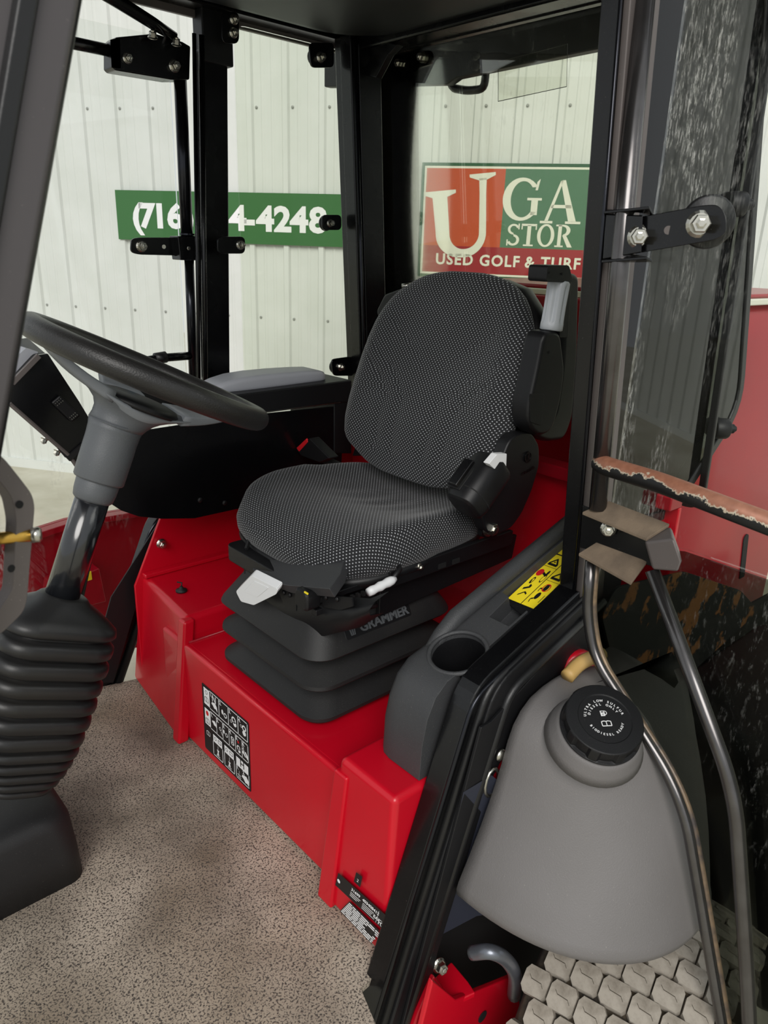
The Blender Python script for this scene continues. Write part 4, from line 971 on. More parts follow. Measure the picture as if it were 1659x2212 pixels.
# seat belt buckle on the far side
b0, b1 = px(700, 985, 1.10), px(650, 955, 1.08)
bx_ = obj('belt_buckle', prism([px(u, v, 1.06) for u, v in ((639, 972), (668, 946), (712, 990), (690, 1000), (650, 985))], (.03, 0, 0)), black_satin, st, bevel=.003)
obj('buckle_button', prism([px(u, v, 1.059) for u, v in ((640, 968), (661, 948), (665, 955), (646, 976))], (.004, 0, .002)), ink_red, bx_, bevel=.001)
obj('buckle_strap', tube([px(700, 992, 1.10), px(740, 1010, 1.13), px(770, 1040, 1.14)], .011, 8), black_matte, st, smooth=True)
obj('hip_bracket', prism([px(u, v, 1.15) for u, v in ((760, 985), (790, 890), (802, 880), (812, 985))], (.02, 0, 0)), black_satin, st, bevel=.003)
# ------------------------------------------------------------------ steering column
CY = 1.21
sc_t = empty('steering_column', (.2, CY + .03, 0), 'grey and black steering column with wheel, rubber boot and moulded base', 'steering column')
# base box on the floor
b1, b0 = pz(191, 1895, .0), pz(0, 1995, .0)
X1 = b1.x
def base_ring(z, dx, dy): 
    return [V((X1 - .22 + p[0] + dx, 1.29 + p[1], z)) for p in rrect(.22, .15 - dy, .05, 8)]
def base_ring(z, xr, yn, r):
    hx, hy = (xr + .35) / 2, (1.46 - yn) / 2
    return [V(((xr - .35) / 2 + p[0], (1.46 + yn) / 2 + p[1], z)) for p in rrect(hx, hy, r, 8)]
zb = .142
bs = obj('column_base', loft([base_ring(.0, X1, 1.145, .03), base_ring(.06, X1 - .002, 1.146, .035), base_ring(zb - .016, X1 - .006, 1.150, .045), base_ring(zb - .002, X1 - .012, 1.156, .05), base_ring(zb + .006, X1 - .022, 1.165, .05), base_ring(zb + .010, X1 - .040, 1.182, .05), base_ring(zb + .012, X1 - .07, 1.21, .05)]), black_matte, sc_t, smooth=True)
nut('base_screw', py(103, 1962, 1.1455), (0, -1, 0), .011, steel, bs)
# column axis
T0 = py(133, 1290, CY); T1 = py(205, 1062, CY)        # bottom and top of the steel tube
axc = (T1 - T0).normalized()
sideX = V((0, 1, 0)).cross(axc).normalized()           # points roughly +X
def crg(p, a, b, r, n=8): return [p + sideX * u + V((0, v, 0)) for u, v in rrect(a, b, r, n)]
obj('column_tube', tube([T0 - axc * .02, T1 + axc * .02], .0285, 24), gloss_tube, sc_t, smooth=True)
# convoluted boot
bt_top = py(138, 1282, CY)
folds = []
cen = [(140, 1287), (131, 1300), (128, 1335), (121, 1352), (105, 1372), (97, 1388), (92, 1412), (82, 1432), (76, 1458), (66, 1478), (60, 1505), (52, 1525), (46, 1550), (40, 1568), (36, 1590), (32, 1605), (30, 1622), (30, 1635), (28, 1650), (27, 1662), (24, 1676), (22, 1690)]
def C3(v): 
    # centre line of the boot by image height
    pts = ((1282, 140), (1350, 118), (1450, 88), (1550, 62), (1640, 40), (1700, 28))
    for i in range(len(pts) - 1):
        if pts[i][0] <= v <= pts[i + 1][0]:
            t = (v - pts[i][0]) / (pts[i + 1][0] - pts[i][0]); return py(pts[i][1] * (1 - t) + pts[i + 1][1] * t, v, CY)
    return py(28, v, CY)
zfun = lambda v: C3(v)
rings = []
rings += [crg(C3(1284), .036, .034, .033), crg(C3(1287), .040, .038, .036), crg(C3(1296), .046, .042, .036), crg(C3(1318), .078, .062, .04), crg(C3(1332), .093, .072, .045), crg(C3(1345), .096, .074, .046), crg(C3(1352), .092, .07, .045), crg(C3(1354), .078, .060, .04)]
levels = [1358, 1398, 1438, 1477, 1515, 1552, 1587, 1612, 1636, 1658, 1678, 1696]
sz = [.097, .098, .097, .096, .094, .091, .088, .084, .079, .072, .064]
for i in range(len(levels) - 1):
    v0, v1 = levels[i], levels[i + 1]; s_ = sz[i]; d = v1 - v0
    for t, k in ((.04, .80), (.10, .93), (.24, .99), (.5, 1.0), (.76, .99), (.9, .93), (.97, .80)):
        rings.append(crg(C3(v0 + d * t), s_ * k, s_ * .80 * k, .045))
# every ring is level-ish: tilt between column-normal and horizontal down the boot
obj('column_boot', loft(rings), boot_rubber, sc_t, smooth=True)
# collar and housing
K0 = py(200, 1075, CY)
obj('column_collar', lathe([(.029, -.004), (.033, 0), (.035, .012), (.036, .034), (.034, .040)], T1 - axc * .012, axc, 28), column_plastic, sc_t, smooth=True)
H0 = T1 + axc * .020
hs = obj('column_housing', lathe([(.040, .0), (.042, .003), (.0425, .05), (.0425, .075), (.0435, .09), (.046, .102)], H0, axc, 36), column_plastic, sc_t, smooth=True)
# wheel plane
WC = py(300, 800, CY); wa, wb = py(52, 700, CY), py(538, 890, CY)
RW = (wb - wa).length / 2
WC = (wa + wb) / 2
e1 = (wb - wa).normalized(); e2 = V((0, 1, 0)); nW = e1.cross(e2); 
if nW.z < 0: nW = -nW
# tilt the wheel a touch so that its underside shows
camd = (CAMP - WC).normalized()
print('wheel R', RW, 'n.cam', nW.dot(camd))
want = -.105
dt = nW.dot(camd) - want
e2 = (V((0, 1, 0)) + nW * (dt / max(.3, -(V((0, 1, 0)).dot(camd))))).normalized(); nW = e1.cross(e2).normalized()
if nW.z < 0: nW = -nW
print('n.cam after', nW.dot(camd), nW)
RW -= .017
rim = [WC + (e1 * math.cos(2 * math.pi * k / 64) + e2 * math.sin(2 * math.pi * k / 64)) * RW for k in range(64)]
rm = obj('wheel_rim', tube(rim, .0195, 20, closed=True), wheel_rubber, sc_t, smooth=True)
# three-armed hub: flared bowl with spokes rising to the rim
HC = H0 + axc * .100
def spoke(ang, w0, w1):
    dirv = e1 * math.cos(ang) + e2 * math.sin(ang); tn = nW.cross(dirv).normalized()
    a0 = WC - nW * .054 + dirv * .065; a3 = WC + dirv * (RW - .004) - nW * .006
    pts = []
    for i in range(9):
        t = i / 8
        b_ = a0.lerp(a3, t); sag = nW * (-.006 * math.sin(math.pi * t))
        pts.append((b_ + sag, w0 * (1 - t) + w1 * t, .010 * (1 - t) + .005 * t))
    rings = []
    for p, w_, h_ in pts: rings.append([p + tn * a + nW * b for a, b in rrect(w_, h_, .004, 3)])
    return loft(rings)
for ang, w0, w1 in ((math.radians(180), .050, .024), (math.radians(0), .048, .022), (math.radians(90), .040, .018)):
    obj('wheel_spoke', spoke(ang, w0, w1), shield_grey, sc_t, smooth=True)
hubr = []
for t, ra_, rb_ in ((0, .0455, .0455), (.15, .047, .047), (.34, .052, .049), (.52, .062, .053), (.68, .078, .057), (.82, .098, .060), (.92, .112, .061), (.98, .116, .060), (1, .112, .056)):
    c = HC.lerp(WC - nW * .060, t)
    f1 = e1; hubr.append([c + (e1 * math.cos(2 * math.pi * k / 44) * ra_ + e2 * math.sin(2 * math.pi * k / 44) * rb_) + nW * (.020 * t * math.cos(2 * math.pi * k / 44) ** 2) for k in range(44)])
obj('wheel_hub', loft(hubr), column_plastic, sc_t, smooth=True)
shr = []
for t, ra_, rb_ in ((.60, .0715, .0565), (.62, .074, .0575), (.72, .0865, .0595), (.82, .1005, .0618), (.92, .1145, .0628), (.985, .1185, .0618), (1.0, .117, .060)):
    c = HC.lerp(WC - nW * .060, t)
    shr.append([c + (e1 * math.cos(2 * math.pi * k / 44) * ra_ + e2 * math.sin(2 * math.pi * k / 44) * rb_) + nW * (.020 * t * math.cos(2 * math.pi * k / 44) ** 2 + .012 * (1 - t) / .4 * math.cos(2 * math.pi * k / 44) ** 2) for k in range(44)])
obj('hub_shield', loft(shr, caps=False), shield_grey, sc_t, smooth=True)
obj('hub_pad', lathe([(.070, 0), (.072, .006), (.066, .012), (.05, .016)], WC - nW * .060, nW, 36), black_satin, sc_t, smooth=True)
# blue paper tag on the far side of the rim
ta = math.radians(62)
tp_ = WC + (e1 * math.cos(ta) + e2 * math.sin(ta)) * RW
tpx = py(294, 826, tp_.y - .018)
obj('rim_tag', prism([py(u, v, tp_.y - .02) for u, v in ((289, 808), (302, 806), (304, 826), (292, 845), (287, 844), (291, 826))], (0, .002, 0)), blue_tag, rm)
# ------------------------------------------------------------------ right-hand console
YC = 1.50
cs = empty('side_console', (1.0, YC, .5), 'black control console with a rounded side panel on the far side of the seat', 'console')
sp0 = [(236, 1086), (262, 1103), (300, 1116), (350, 1121), (420, 1120), (520, 1098), (620, 1076), (735, 1052), (745, 876), (560, 895), (400, 917), (300, 932), (262, 960), (232, 1040)]
obj('side_panel', prism([py(u, v, YC) for u, v in sp0], (0, .006, 0)), black_gloss, cs, bevel=.001)
ztop = py(752, 826, YC + .14).z
x0c, x1c = py(395, 900, YC).x, py(757, 850, YC).x
zt_f, zt_r = py(400, 866, YC).z, py(752, 822, YC).z
obj('console_top', loft([[V((x0c, YC - .006, py(395, 912, YC).z)), V((x0c, YC + .20, py(395, 912, YC).z)), V((x0c, YC + .20, zt_f)), V((x0c, YC - .006, zt_f))],
                         [V((x1c, YC - .006, py(757, 868, YC).z)), V((x1c, YC + .20, py(757, 868, YC).z)), V((x1c, YC + .20, py(757, 820, YC).z)), V((x1c, YC - .006, py(757, 820, YC).z))]]), black_satin, cs, bevel=.004)
obj('console_back', prism([py(u, v, YC - .003) for u, v in ((722, 868), (757, 862), (760, 980), (722, 980))], (0, .20, 0)), black_satin, cs, bevel=.003)
obj('steel_edge', bar(py(402, 914, YC - .004), py(735, 868, YC - .004), .003, .004), steel, cs)
for u, v in ((485, 1086), (432, 1080)): obj('panel_screw', lathe([(.0065, 0), (.0065, .002), (.003, .004)], py(u, v, YC - .001), (0, -1, 0), 10), black_satin, cs)
# forward arm of the console under the wheel
obj('console_arm', prism([py(u, v, YC + .02) for u, v in ((375, 915), (395, 885), (460, 868), (480, 880), (430, 905))], (0, .10, 0)), grey_frame, cs, bevel=.003)
obj('switch_cluster', prism(roundpoly([py(u, v, YC + .05) for u, v in ((275, 870), (300, 835), (380, 835), (395, 868), (350, 890))], .01), (0, .08, 0)), black_satin, cs, bevel=.006)
# grey padded armrest on top
az = zt_r
n_ = 40; rings = []
a0, a1 = py(448, 832, YC + .06), py(692, 822, YC + .06)
zb0, zb1 = py(500, 848, YC + .03).z - .004, py(694, 825, YC + .03).z
L_ = a1.x - a0.x
for t, h_, w_ in ((0, .012, .028), (.02, .02, .036), (.10, .026, .042), (.22, .032, .046), (.38, .034, .048), (.6, .033, .048), (.82, .030, .047), (.94, .027, .046), (.985, .022, .042), (1, .014, .036)):
    c = V((a0.x + L_ * t, YC + .075, zb0 + (zb1 - zb0) * t + h_ / 2))
    rings.append([c + V((0, p[0], p[1])) for p in rrect(w_, h_ / 2 + .002, .012, 5)])
obj('armrest_pad', loft(rings), arm_grey, cs, smooth=True)
# ------------------------------------------------------------------ tilted switch box beyond the column
YB = 1.42
cb = empty('switch_box', py(120, 900, YB), 'tilted black switch box with one rocker switch behind the steering wheel', 'control box')
face = [(78, 768), (104, 764), (172, 868), (232, 968), (188, 1022), (150, 985), (21, 872), (24, 826)]
fc = [py(u, v, YB) for u, v in face]
obj('box_face', prism(fc, (0, .012, 0)), black_gloss, cb, bevel=.002)
obj('box_body', prism([p + V((0, .012, 0)) for p in fc], (.02, .16, .01)), black_satin, cb, bevel=.004)
obj('steel_rim', tube([py(u, v, YB - .002) for u, v in ((21, 872), (110, 950), (150, 985), (178, 1024))], .004, 8), grey_frame, cb)
obj('edge_strip', bar(py(26, 828, YB - .003), py(84, 768, YB - .003), .010, .006), grey_frame, cb, bevel=.001)
obj('clear_cover', prism([py(u, v, YB + .02) for u, v in ((36, 770), (56, 752), (82, 760), (80, 768), (28, 822))], (0, .05, 0)), arm_grey, cb)
sw = [py(u, v, YB - .004) for u, v in ((109, 869), (128, 853), (172, 896), (153, 912))]
sw_c = sum(sw, V((0, 0, 0))) / 4
rs = obj('rocker_switch', prism([sw_c + (p - sw_c) * 1.0 for p in sw], (0, -.006, 0)), black_satin, cb, bevel=.003, seg=3)
dts = []
ua = (sw[2] - sw[1]); ub = (sw[0] - sw[1])
for i in range(2):
    for a in (.1, .2) if i == 0 else (.8, .9):
        for b in (.2, .4, .6, .8): dts.append(lathe([(.0012, 0), (.0006, .0012)], sw[1] + ua * a + ub * b + V((0, -.006, 0)), (0, -1, 0), 6))
o_ = obj('switch_dots', join(*dts), steel, rs); tag(o_, kind='stuff')
obj('latch_recess', prism([py(u, v, YB - .001) for u, v in ((123, 968), (130, 962), (147, 982), (140, 988))], (0, -.003, 0)), dark_cavity, cb, bevel=.0005)
obj('cover_strap', bar(py(146, 992, YB - .004), py(182, 960, YB - .004), .010, .006), black_satin, cb)
for u, v in ((97, 947), (125, 973)): nut('box_screw', py(u, v, YB + .004), (-.5, -.2, -.8), .0075, steel, cb)
# ------------------------------------------------------------------ near side tray with cup holder
def boolean_cut(o, cutters):
    cobs = []
    for g_ in cutters:
        c = obj('cutter', g_, None, at=ORG[o.name]); cobs.append(c)
        m = o.modifiers.new('cut', 'BOOLEAN'); m.object = c; m.operation = 'DIFFERENCE'; m.solver = 'EXACT'
    dg = bpy.context.evaluated_depsgraph_get(); dg.update()
    me = bpy.data.meshes.new_from_object(o.evaluated_get(dg)); o.modifiers.clear(); o.data = me
    for c in cobs: bpy.data.objects.remove(c)
    return o
ty = empty('side_tray', (.72, .71, .322), 'dark grey moulded side tray with cup holder beside the seat', 'console tray')
YI, YO = .775, .668
def ztray(x): return .497 + (x - .80) * .335
xs = [.706, .708, .716, .732, .756, .80, 1.25]
zz_ = [.323, .385, .432, .466, .486, .497, ztray(1.25)]
prf = [V((x, YO, z)) for x, z in zip(xs, zz_)] + [V((1.25, YO, .323))]
# give the front a rounded inner corner by lofting across Y
rings = []
for y, dx, dz in ((YO, 0, 0), (YO + .06, .0, 0), (YI - .035, .0, 0), (YI - .018, .004, -.002), (YI - .006, .013, -.008), (YI, .030, -.022)):
    rings.append([V((x + (dx if i < 7 else 0), y, z + (dz if 2 <= i <= 6 else 0))) for i, (x, z) in enumerate(zip(xs + [1.25], zz_ + [.323]))])
body = obj('tray_body', loft(rings), console_plastic, ty, smooth=False)
cc = pz(1012, 1405, ztray(.87)); print('cup', cc)
cupc = V((cc.x + .006, .700, ztray(cc.x + .006)))
tn = V((1, 0, .335)).normalized(); nn = V((-.335, 0, 1)).normalized()
cyl = lathe([(.038, -.11), (.043, -.02), (.046, -.004), (.050, .03)], cupc, nn, 40)
def tplane(x, y, d=0.0): return V((x, y, ztray(x))) + nn * d
xr0 = .945
rec = join(prism([tplane(xr0, YO - .02, -.022), tplane(1.30, YO - .02, -.022), tplane(1.30, .738, -.022), tplane(xr0 + .02, .738, -.022)], nn * .1))
poc = prism([tplane(.905, .672, -.034), tplane(xr0 + .02, .672, -.034), tplane(xr0 + .02, .72, -.034), tplane(.905, .715, -.034)], nn * .1)
frd = prism([V((.69, YI - .006, .478)), V((.75, YI - .006, .50)), V((.75, YI + .1, .50)), V((.69, YI + .1, .478))], (0, 0, .1))
boolean_cut(body, [cyl, rec, poc])
m = body.modifiers.new('bevel', 'BEVEL'); m.width = .006; m.segments = 3; m.limit_method = 'ANGLE'; m.angle_limit = math.radians(40); m.harden_normals = True
for p in body.data.polygons: p.use_smooth = True
obj('cup_rim', tube([cupc + nn * .001 + (tn * math.cos(2 * math.pi * k / 40) + V((0, 1, 0)) * math.sin(2 * math.pi * k / 40)) * .0485 for k in range(40)], .004, 8, closed=True), console_plastic, ty, smooth=True)
obj('cup_liner', lathe([(.0375, -.108), (.0375, -.104)], cupc, nn, 32), black_gloss, ty)
obj('cup_wall', loft([[cupc + nn * h + (tn * math.cos(2 * math.pi * k / 40) + V((0, 1, 0)) * math.sin(2 * math.pi * k / 40)) * r_ for k in range(40)] for r_, h in ((.0372, -.106), (.0420, -.02), (.0444, -.008))], caps=False), black_satin, ty, smooth=True)
obj('tray_floor', prism([tplane(xr0 + .003, YO + .001, -.0215), tplane(1.25, YO + .001, -.0215), tplane(1.25, .7365, -.0215), tplane(xr0 + .021, .7365, -.0215)], nn * .002), black_satin, ty)
obj('tray_ridge', tube([tplane(.80, .757, -.016), tplane(.83, .757, -.006), tplane(.87, .757, .006), tplane(1.25, .757, .006)], [.010, .015, .016, .016], 12), console_plastic, ty, smooth=True)
# yellow warning decal on the tray floor
PD = tplane(1.0, .70, -.0190)
dq = [pp(u, v, PD, nn) for u, v in ((1097, 1293), (1152, 1317), (1300, 1165), (1240, 1160))]
F = Flat(dq[0], dq[3] - dq[0], nn.cross(dq[3] - dq[0])); 
if F.N.dot(nn) < 0: F = Flat(dq[0], dq[3] - dq[0], -nn.cross(dq[3] - dq[0]))
LD = (dq[3] - dq[0]).length; WDc = (dq[1] - dq[0]).length
flip = 1 if F.W.dot(dq[1] - dq[0]) > 0 else -1
def fy(a, b): return (a * LD, flip * b * WDc)
def fg(g): return [fy(*p) for p in g[0]], g[1]
print('yellow', LD, WDc, F.N)
yd = obj('warning_decal', F.geo(fg(poly2([(0, 0), (1, 0), (1, 1), (0, 1)])), .0006), yellow, ty)
asp = LD / WDc
Kk = [rect2(0, .50, 1, .525), rect2(.52, 0, .525, .5), rect2(.70, 0, .715, .5), rect2(.36, .525, .364, 1), rect2(.08, .93, .18, .95)]
def tri(cx, cy, s_): return line2([(cx - s_ / asp, cy - s_), (cx - s_ / asp, cy + s_), (cx + s_ / asp * .9, cy), (cx - s_ / asp, cy - s_)], .03)
Kk += [tri(.605, .25, .17), tri(.45, .76, .17), disc2(.40, .25, .0), line2([(.40, .40), (.43, .22)], .03), ring2(.30, .15, .05, .02), line2([(.26, .14), (.30, .12)], .04), line2([(.17, .12), (.22, .30), (.24, .22)], .03), line2([(.08, .15), (.14, .28), (.12, .38)], .02), disc2(.44, .38, .04), disc2(.15, .74, .05, 10, 1.4), disc2(.27, .76, .05, 10, 1.4), line2([(.20, .62), (.24, .6), (.25, .68)], .02), line2([(.05, .66), (.09, .62), (.11, .7)], .02), line2([(.605, .25), (.59, .25)], .05), line2([(.57, .25), (.565, .25)], .05), ring2(.36, .40, .06, .015)]
tag(obj('decal_print', F.geo(fg(join(*[k for k in Kk if len(k[0]) > 2])), .0010), ink_black, yd), kind='stuff')
obj('decal_print_red', F.geo(fg(join(disc2(.42, .13, .05, 14, 2.2))), .0011), ink_red, yd)
obj('decal_print_ring', F.geo(fg(([(p[0], p[1] * 2.2 - .95) for p in ring2(.27, .78, .055, .012)[0]], ring2(.27, .78, .055, .012)[1])), .0011), ink_red, yd)
# ------------------------------------------------------------------ fuel tank
tk = empty('fuel_tank', (.9, .46, .13), 'grey moulded plastic fuel tank with black screw cap outside the door sill', 'fuel tank')
YT = .590
secs = [(.128, .755, .335), (.130, .738, .312), (.137, .728, .300), (.150, .7265, .2985), (.162, .730, .304), (.20, .750, .318), (.25, .774, .337), (.30, .795, .358), (.35, .812, .381), (.39, .822, .400), (.415, .832, .413), (.435, .848, .428), (.450, .870, .448), (.458, .90, .475), (.461, .93, .51)]
rings = []
for z, xf_, yo in secs:
    r = []
    A = .24
    for k in range(25):
        th = math.pi / 2 * k / 24; e = 2 / 2.25
        r.append(V((xf_ + A - A * math.cos(th) ** e, YT - (YT - yo) * math.sin(th) ** e, z)))
    xe = 1.135 - (z - .13) * .10; B_ = max(.03, xe - xf_ - A)
    for k in range(1, 13):
        th = math.pi / 2 * k / 12; e = 2 / 2.4
        r.append(V((xe - B_ + B_ * math.sin(th) ** e, YT - (YT - yo) * max(0, math.cos(th)) ** e, z)))
    rings.append(r)
obj('tank_body', loft(rings), grey_plastic, tk, smooth=True)
capc = pz(1296, 1572, .456); cax = V((-.26, -.34, .90)).normalized()
print('cap', capc)
obj('tank_neck', lathe([(.076, -.034), (.070, -.018), (.065, -.005), (.062, 0), (.060, .001)], capc - cax * .004, cax, 40), grey_plastic, tk, smooth=True)
cpr = []
def cap_ring(r_, h, lob): 
    cx_, cy_, cz_ = frame(cax); n_ = 90; out = []
    for k in range(n_):
        a = 2 * math.pi * k / n_; ph_ = (k % 10)
        rr = r_ - (lob if 3 <= ph_ <= 8 else 0)
        out.append(capc + cax * h + (cx_ * math.cos(a) + cy_ * math.sin(a)) * rr)
    return out
cp = obj('tank_cap', loft([cap_ring(.0605, 0, 0), cap_ring(.0605, .003, 0), cap_ring(.0595, .004, .004), cap_ring(.0585, .024, .004), cap_ring(.0575, .026, 0), cap_ring(.0560, .0275, 0), cap_ring(.040, .0280, 0), cap_ring(.0392, .0268, 0), cap_ring(.002, .0268, 0)]), black_satin, tk, bevel=.0005)
cr_ = V((1, 0, 0)); vr = (RM @ V((1, -.12, 0))); vr = (vr - cax * vr.dot(cax)).normalized(); vu = cax.cross(vr)
Fc = Flat(capc + cax * .0269, vr, vu)
def arc_text(s_, r_, a0, size, top=True, step=None):
    gs = []; n_ = len(s_); stp = step or size * .95 / r_
    for i, ch in enumerate(s_):
        if ch == ' ': continue
        a = a0 + (-(i - (n_ - 1) / 2) * stp if top else (i - (n_ - 1) / 2) * stp)
        g = text_geo(ch, size, 'CENTER', .00012)
        rot = a - math.pi / 2 if top else a + math.pi / 2
        gs.append(mv2(g, r_ * math.cos(a), r_ * math.sin(a), 1, rot))
    return gs
Wt = arc_text('ULTRA LOW SULFUR', .0275, math.radians(90), .0052) + arc_text('DIESEL ONLY', .0215, math.radians(92), .0052) + arc_text('BIODIESEL READY', .0275, math.radians(-90), .0048, False)
pump = [rect2(-.0045, .004, .002, .0125), ring2(.002, .009, .0035, .0009, 10, -90, 90)]
pumpk = [rect2(-.0033, .0095, .0008, .0115), rect2(-.003, .0055, .0005, .0062), rect2(-.003, .0070, .0005, .0077)]
bk = [line2([(-.007, -.012), (-.007, -.005), (-.003, -.004), (0, -.005), (.003, -.004), (.007, -.005), (.007, -.012), (-.007, -.012)], .0012), rect2(-.0005, -.012, .0005, -.005)]
o_ = obj('cap_print', Fc.geo(join(*(Wt + pump + bk)), .0006), ink_white, cp); tag(o_, kind='stuff')
tag(obj('cap_print_dark', Fc.geo(join(*pumpk), .0008), ink_black, cp), kind='stuff')
# dark skirt below the tank on the cab side and tan filler hose behind
obj('tank_skirt', loft([[V((.735, .600, .33)), V((.80, .598, .33)), V((.90, .50, .20))], [V((.703, .608, .10)), V((.80, .604, .07)), V((.96, .44, .10))], [V((.712, .606, .045)), V((.80, .60, .03)), V((.93, .47, .09))]], caps=False, closed=False), blue_black, tk, smooth=True)
obj('tank_strap', tube(spline([pz(1225, 1462, .47), pz(1255, 1432, .48), pz(1300, 1412, .48)], 5), .012, 10), tan_tape, tk, smooth=True)
rb_ = obj('filler_ring', lathe([(.03, 0), (.034, .004), (.034, .02), (.03, .024)], py(1245, 1440, .60), V((-.5, -.8, .2)), 20), red_paint, tk, smooth=True)
obj('bracket_ring', tube([py(1062, 1690, .597) + V((.016 * math.cos(a * .5236), 0, .026 * math.sin(a * .5236))) for a in range(12)], .003, 6, closed=True), steel, tk, smooth=True)
obj('red_side_bracket', prism([py(u, v, .606) for u, v in ((1015, 1775), (1075, 1650), (1100, 1640), (1065, 1740))], (0, .003, 0)), red_paint, tk)
# ------------------------------------------------------------------ rear tyre
WU = V((.970, .243, 0)).normalized(); WV = V((.243, -.970, 0)).normalized()
RT, HWt = .325, .150
WCt = V((1.0, .375, -.275))
tr_ = empty('tyre', WCt + V((0, 0, -RT)), 'dusty rear tyre with blocky turf tread under the fuel tank', 'tyre')
def tpt(ang, w_, r_): return WCt + WU * (-math.sin(ang) * r_) + V((0, 0, math.cos(ang) * r_)) + WV * w_
def crown(w_): return -.020 * (abs(w_) / HWt) ** 2.4
rings = []
for k in range(72):
    a = 2 * math.pi * k / 72; r = []
    for w_, dr in ((-HWt + .02, -.16), (-HWt - .012, -.11), (-HWt - .012, -.06), (-HWt + .0, -.03), (-.11, -.022), (-.06, -.013), (0, -.011), (.06, -.013), (.11, -.022), (HWt, -.03), (HWt + .012, -.06), (HWt + .012, -.11), (HWt - .02, -.16)): r.append(tpt(a, w_, RT + dr))
    rings.append(r)
rings.append(rings[0])
obj('tyre_carcass', loft(rings, caps=False, closed=False), groove_m, tr_, smooth=True)
obj('wheel_rim', lathe([(.168, -.12), (.165, -.10), (.14, -.08), (.14, .08), (.165, .10), (.168, .12)], WCt, WV, 40), dark_red, tr_, smooth=False)
def block():
    """one tread block in local coords: x across, y around, z out"""
    s = [(-.021, -.012), (-.015, -.0195), (.017, -.0195), (.0225, -.011), (.0225, .012), (.016, .0195), (-.016, .0195), (-.021, .013)]
    s = [(x * 1.06, y * 1.14) for x, y in s]
    vs = [V((x, y, -.012)) for x, y in s] + [V((x * .96, y * .96, 0.0)) for x, y in s] 
    n_ = len(s); fs = [(i, (i + 1) % n_, n_ + (i + 1) % n_, n_ + i) for i in range(n_)] + [tuple(range(n_, 2 * n_))]
    # sipe: a kinked raised seam
    k = len(vs)
    sp_ = [(-.014, .006), (-.009, .000), (.009, -.001), (.014, -.006)]
    for (a, b), (c, d) in zip(sp_[:-1], sp_[1:]):
        q = len(vs); vs += [V((a, b, .0002)), V((c, d, .0002)), V((c, d - .0012, .0002)), V((a, b - .0012, .0002))]; fs.append((q, q + 3, q + 2, q + 1))
    return vs, fs
bme = None; cnt = 0
pitch = .0465
nrow = int(math.pi * RT / pitch)
bm_tread = bpy.data.meshes.new('tread_block'); g = block(); bm_tread.from_pydata([tuple(p) for p in g[0]], [], g[1])
bm_tread.materials.append(tyre_m); bm_tread.materials.append(groove_m)
for p in bm_tread.polygons:
    if p.index >= 9: p.material_index = 1
for i in range(-6, nrow - 2):
    for j in range(-3, 4):
        w_ = j * .0475 + (.0 if i % 2 == 0 else .0237)
        if abs(w_) > HWt - .004: continue
        a = (i + .06 * j) * pitch / RT
        o = bpy.data.objects.new('tread_block', bm_tread); COL.objects.link(o); o.parent = tr_
        P = tpt(a, w_, RT + crown(w_)); nrm = (tpt(a, w_, RT + .1) - tpt(a, w_, RT)).normalized()
        nrm = (nrm + WV * (.055 * w_ / HWt * 4)).normalized(); yv = (tpt(a + .01, w_, RT) - tpt(a, w_, RT)).normalized(); xv = yv.cross(nrm).normalized(); yv = nrm.cross(xv)
        M = Matrix.Identity(4)
        for r_ in range(3): M[r_][0], M[r_][1], M[r_][2], M[r_][3] = xv[r_], yv[r_], nrm[r_], (P - ORG[tr_.name])[r_]
        o.matrix_local = M; cnt += 1
print('blocks', cnt)
# ------------------------------------------------------------------ red axle bracket, added dark well plate and hose
ab = empty('axle_bracket', (.75, .6, -.15), 'red welded axle bracket below the tank with a round hole', 'bracket')
obj('bracket_plate', prism([py(u, v, .555) for u, v in ((935, 2118), (985, 2160), (1120, 2105), (1125, 2190), (1060, 2260), (900, 2260))], (0, .01, 0)), red_paint, ab, bevel=.003)
obj('bracket_top', prism([pz(u, v, -.06) for u, v in ((940, 2110), (975, 2076), (1012, 2120), (1028, 2144), (980, 2166))], (0, 0, -.012)), red_paint, ab, bevel=.003)
obj('bracket_side', prism([py(u, v, .59) for u, v in ((905, 2190), (940, 2110), (985, 2165), (985, 2260), (880, 2260))], (0, .012, 0)), red_paint, ab, bevel=.004)
obj('bracket_hole', lathe([(.011, 0), (.011, .001)], py(1042, 2196, .554), (0, -1, 0), 18), dark_cavity, ab)
nut('bracket_bolt', py(948, 2085, .60), (-.2, -1, .3), .013, steel, ab)
wl3 = obj('dark_well_plate', prism([(.74, .668, .08), (.98, .668, .10), (1.02, .668, .44), (1.22, .668, .44), (1.42, .668, .28), (2.4, .668, .22), (2.4, .668, -.50), (.74, .668, -.50)], (0, .006, 0)), dark_cavity, at=(1.1, .668, -.50)); tag(wl3, 'dark chassis plate added behind the rear wheel to darken the well', 'chassis plate')  # added dark sheet, stands in for the dim space behind wheel and lower door
hs_ = obj('hydraulic_hose', tube(spline([py(1020, 2058, .56), py(1060, 2056, .53), py(1092, 2072, .52), py(1112, 2105, .52), py(1110, 2150, .54)], 6), .012, 12), alu, at=(.85, .54, -.05), smooth=True); tag(hs_, 'short grey metal hose curving above the red axle bracket', 'hose')
# ------------------------------------------------------------------ open near door
HP = V((.975, .585, 0)); DD = V((-.10, -.995, 0)).normalized(); DN = V((DD.y, -DD.x, 0))
def dp(u, v): return pp(u, v, HP, DN)
def ds(s_, z, off=0.0): return HP + DD * s_ + V((0, 0, z)) + DN * off
dr = empty('glass_door', HP + V((0, 0, -.08)), 'open near cab door with hinge tube, rust-worn grab bar and glass', 'door', kind='thing')
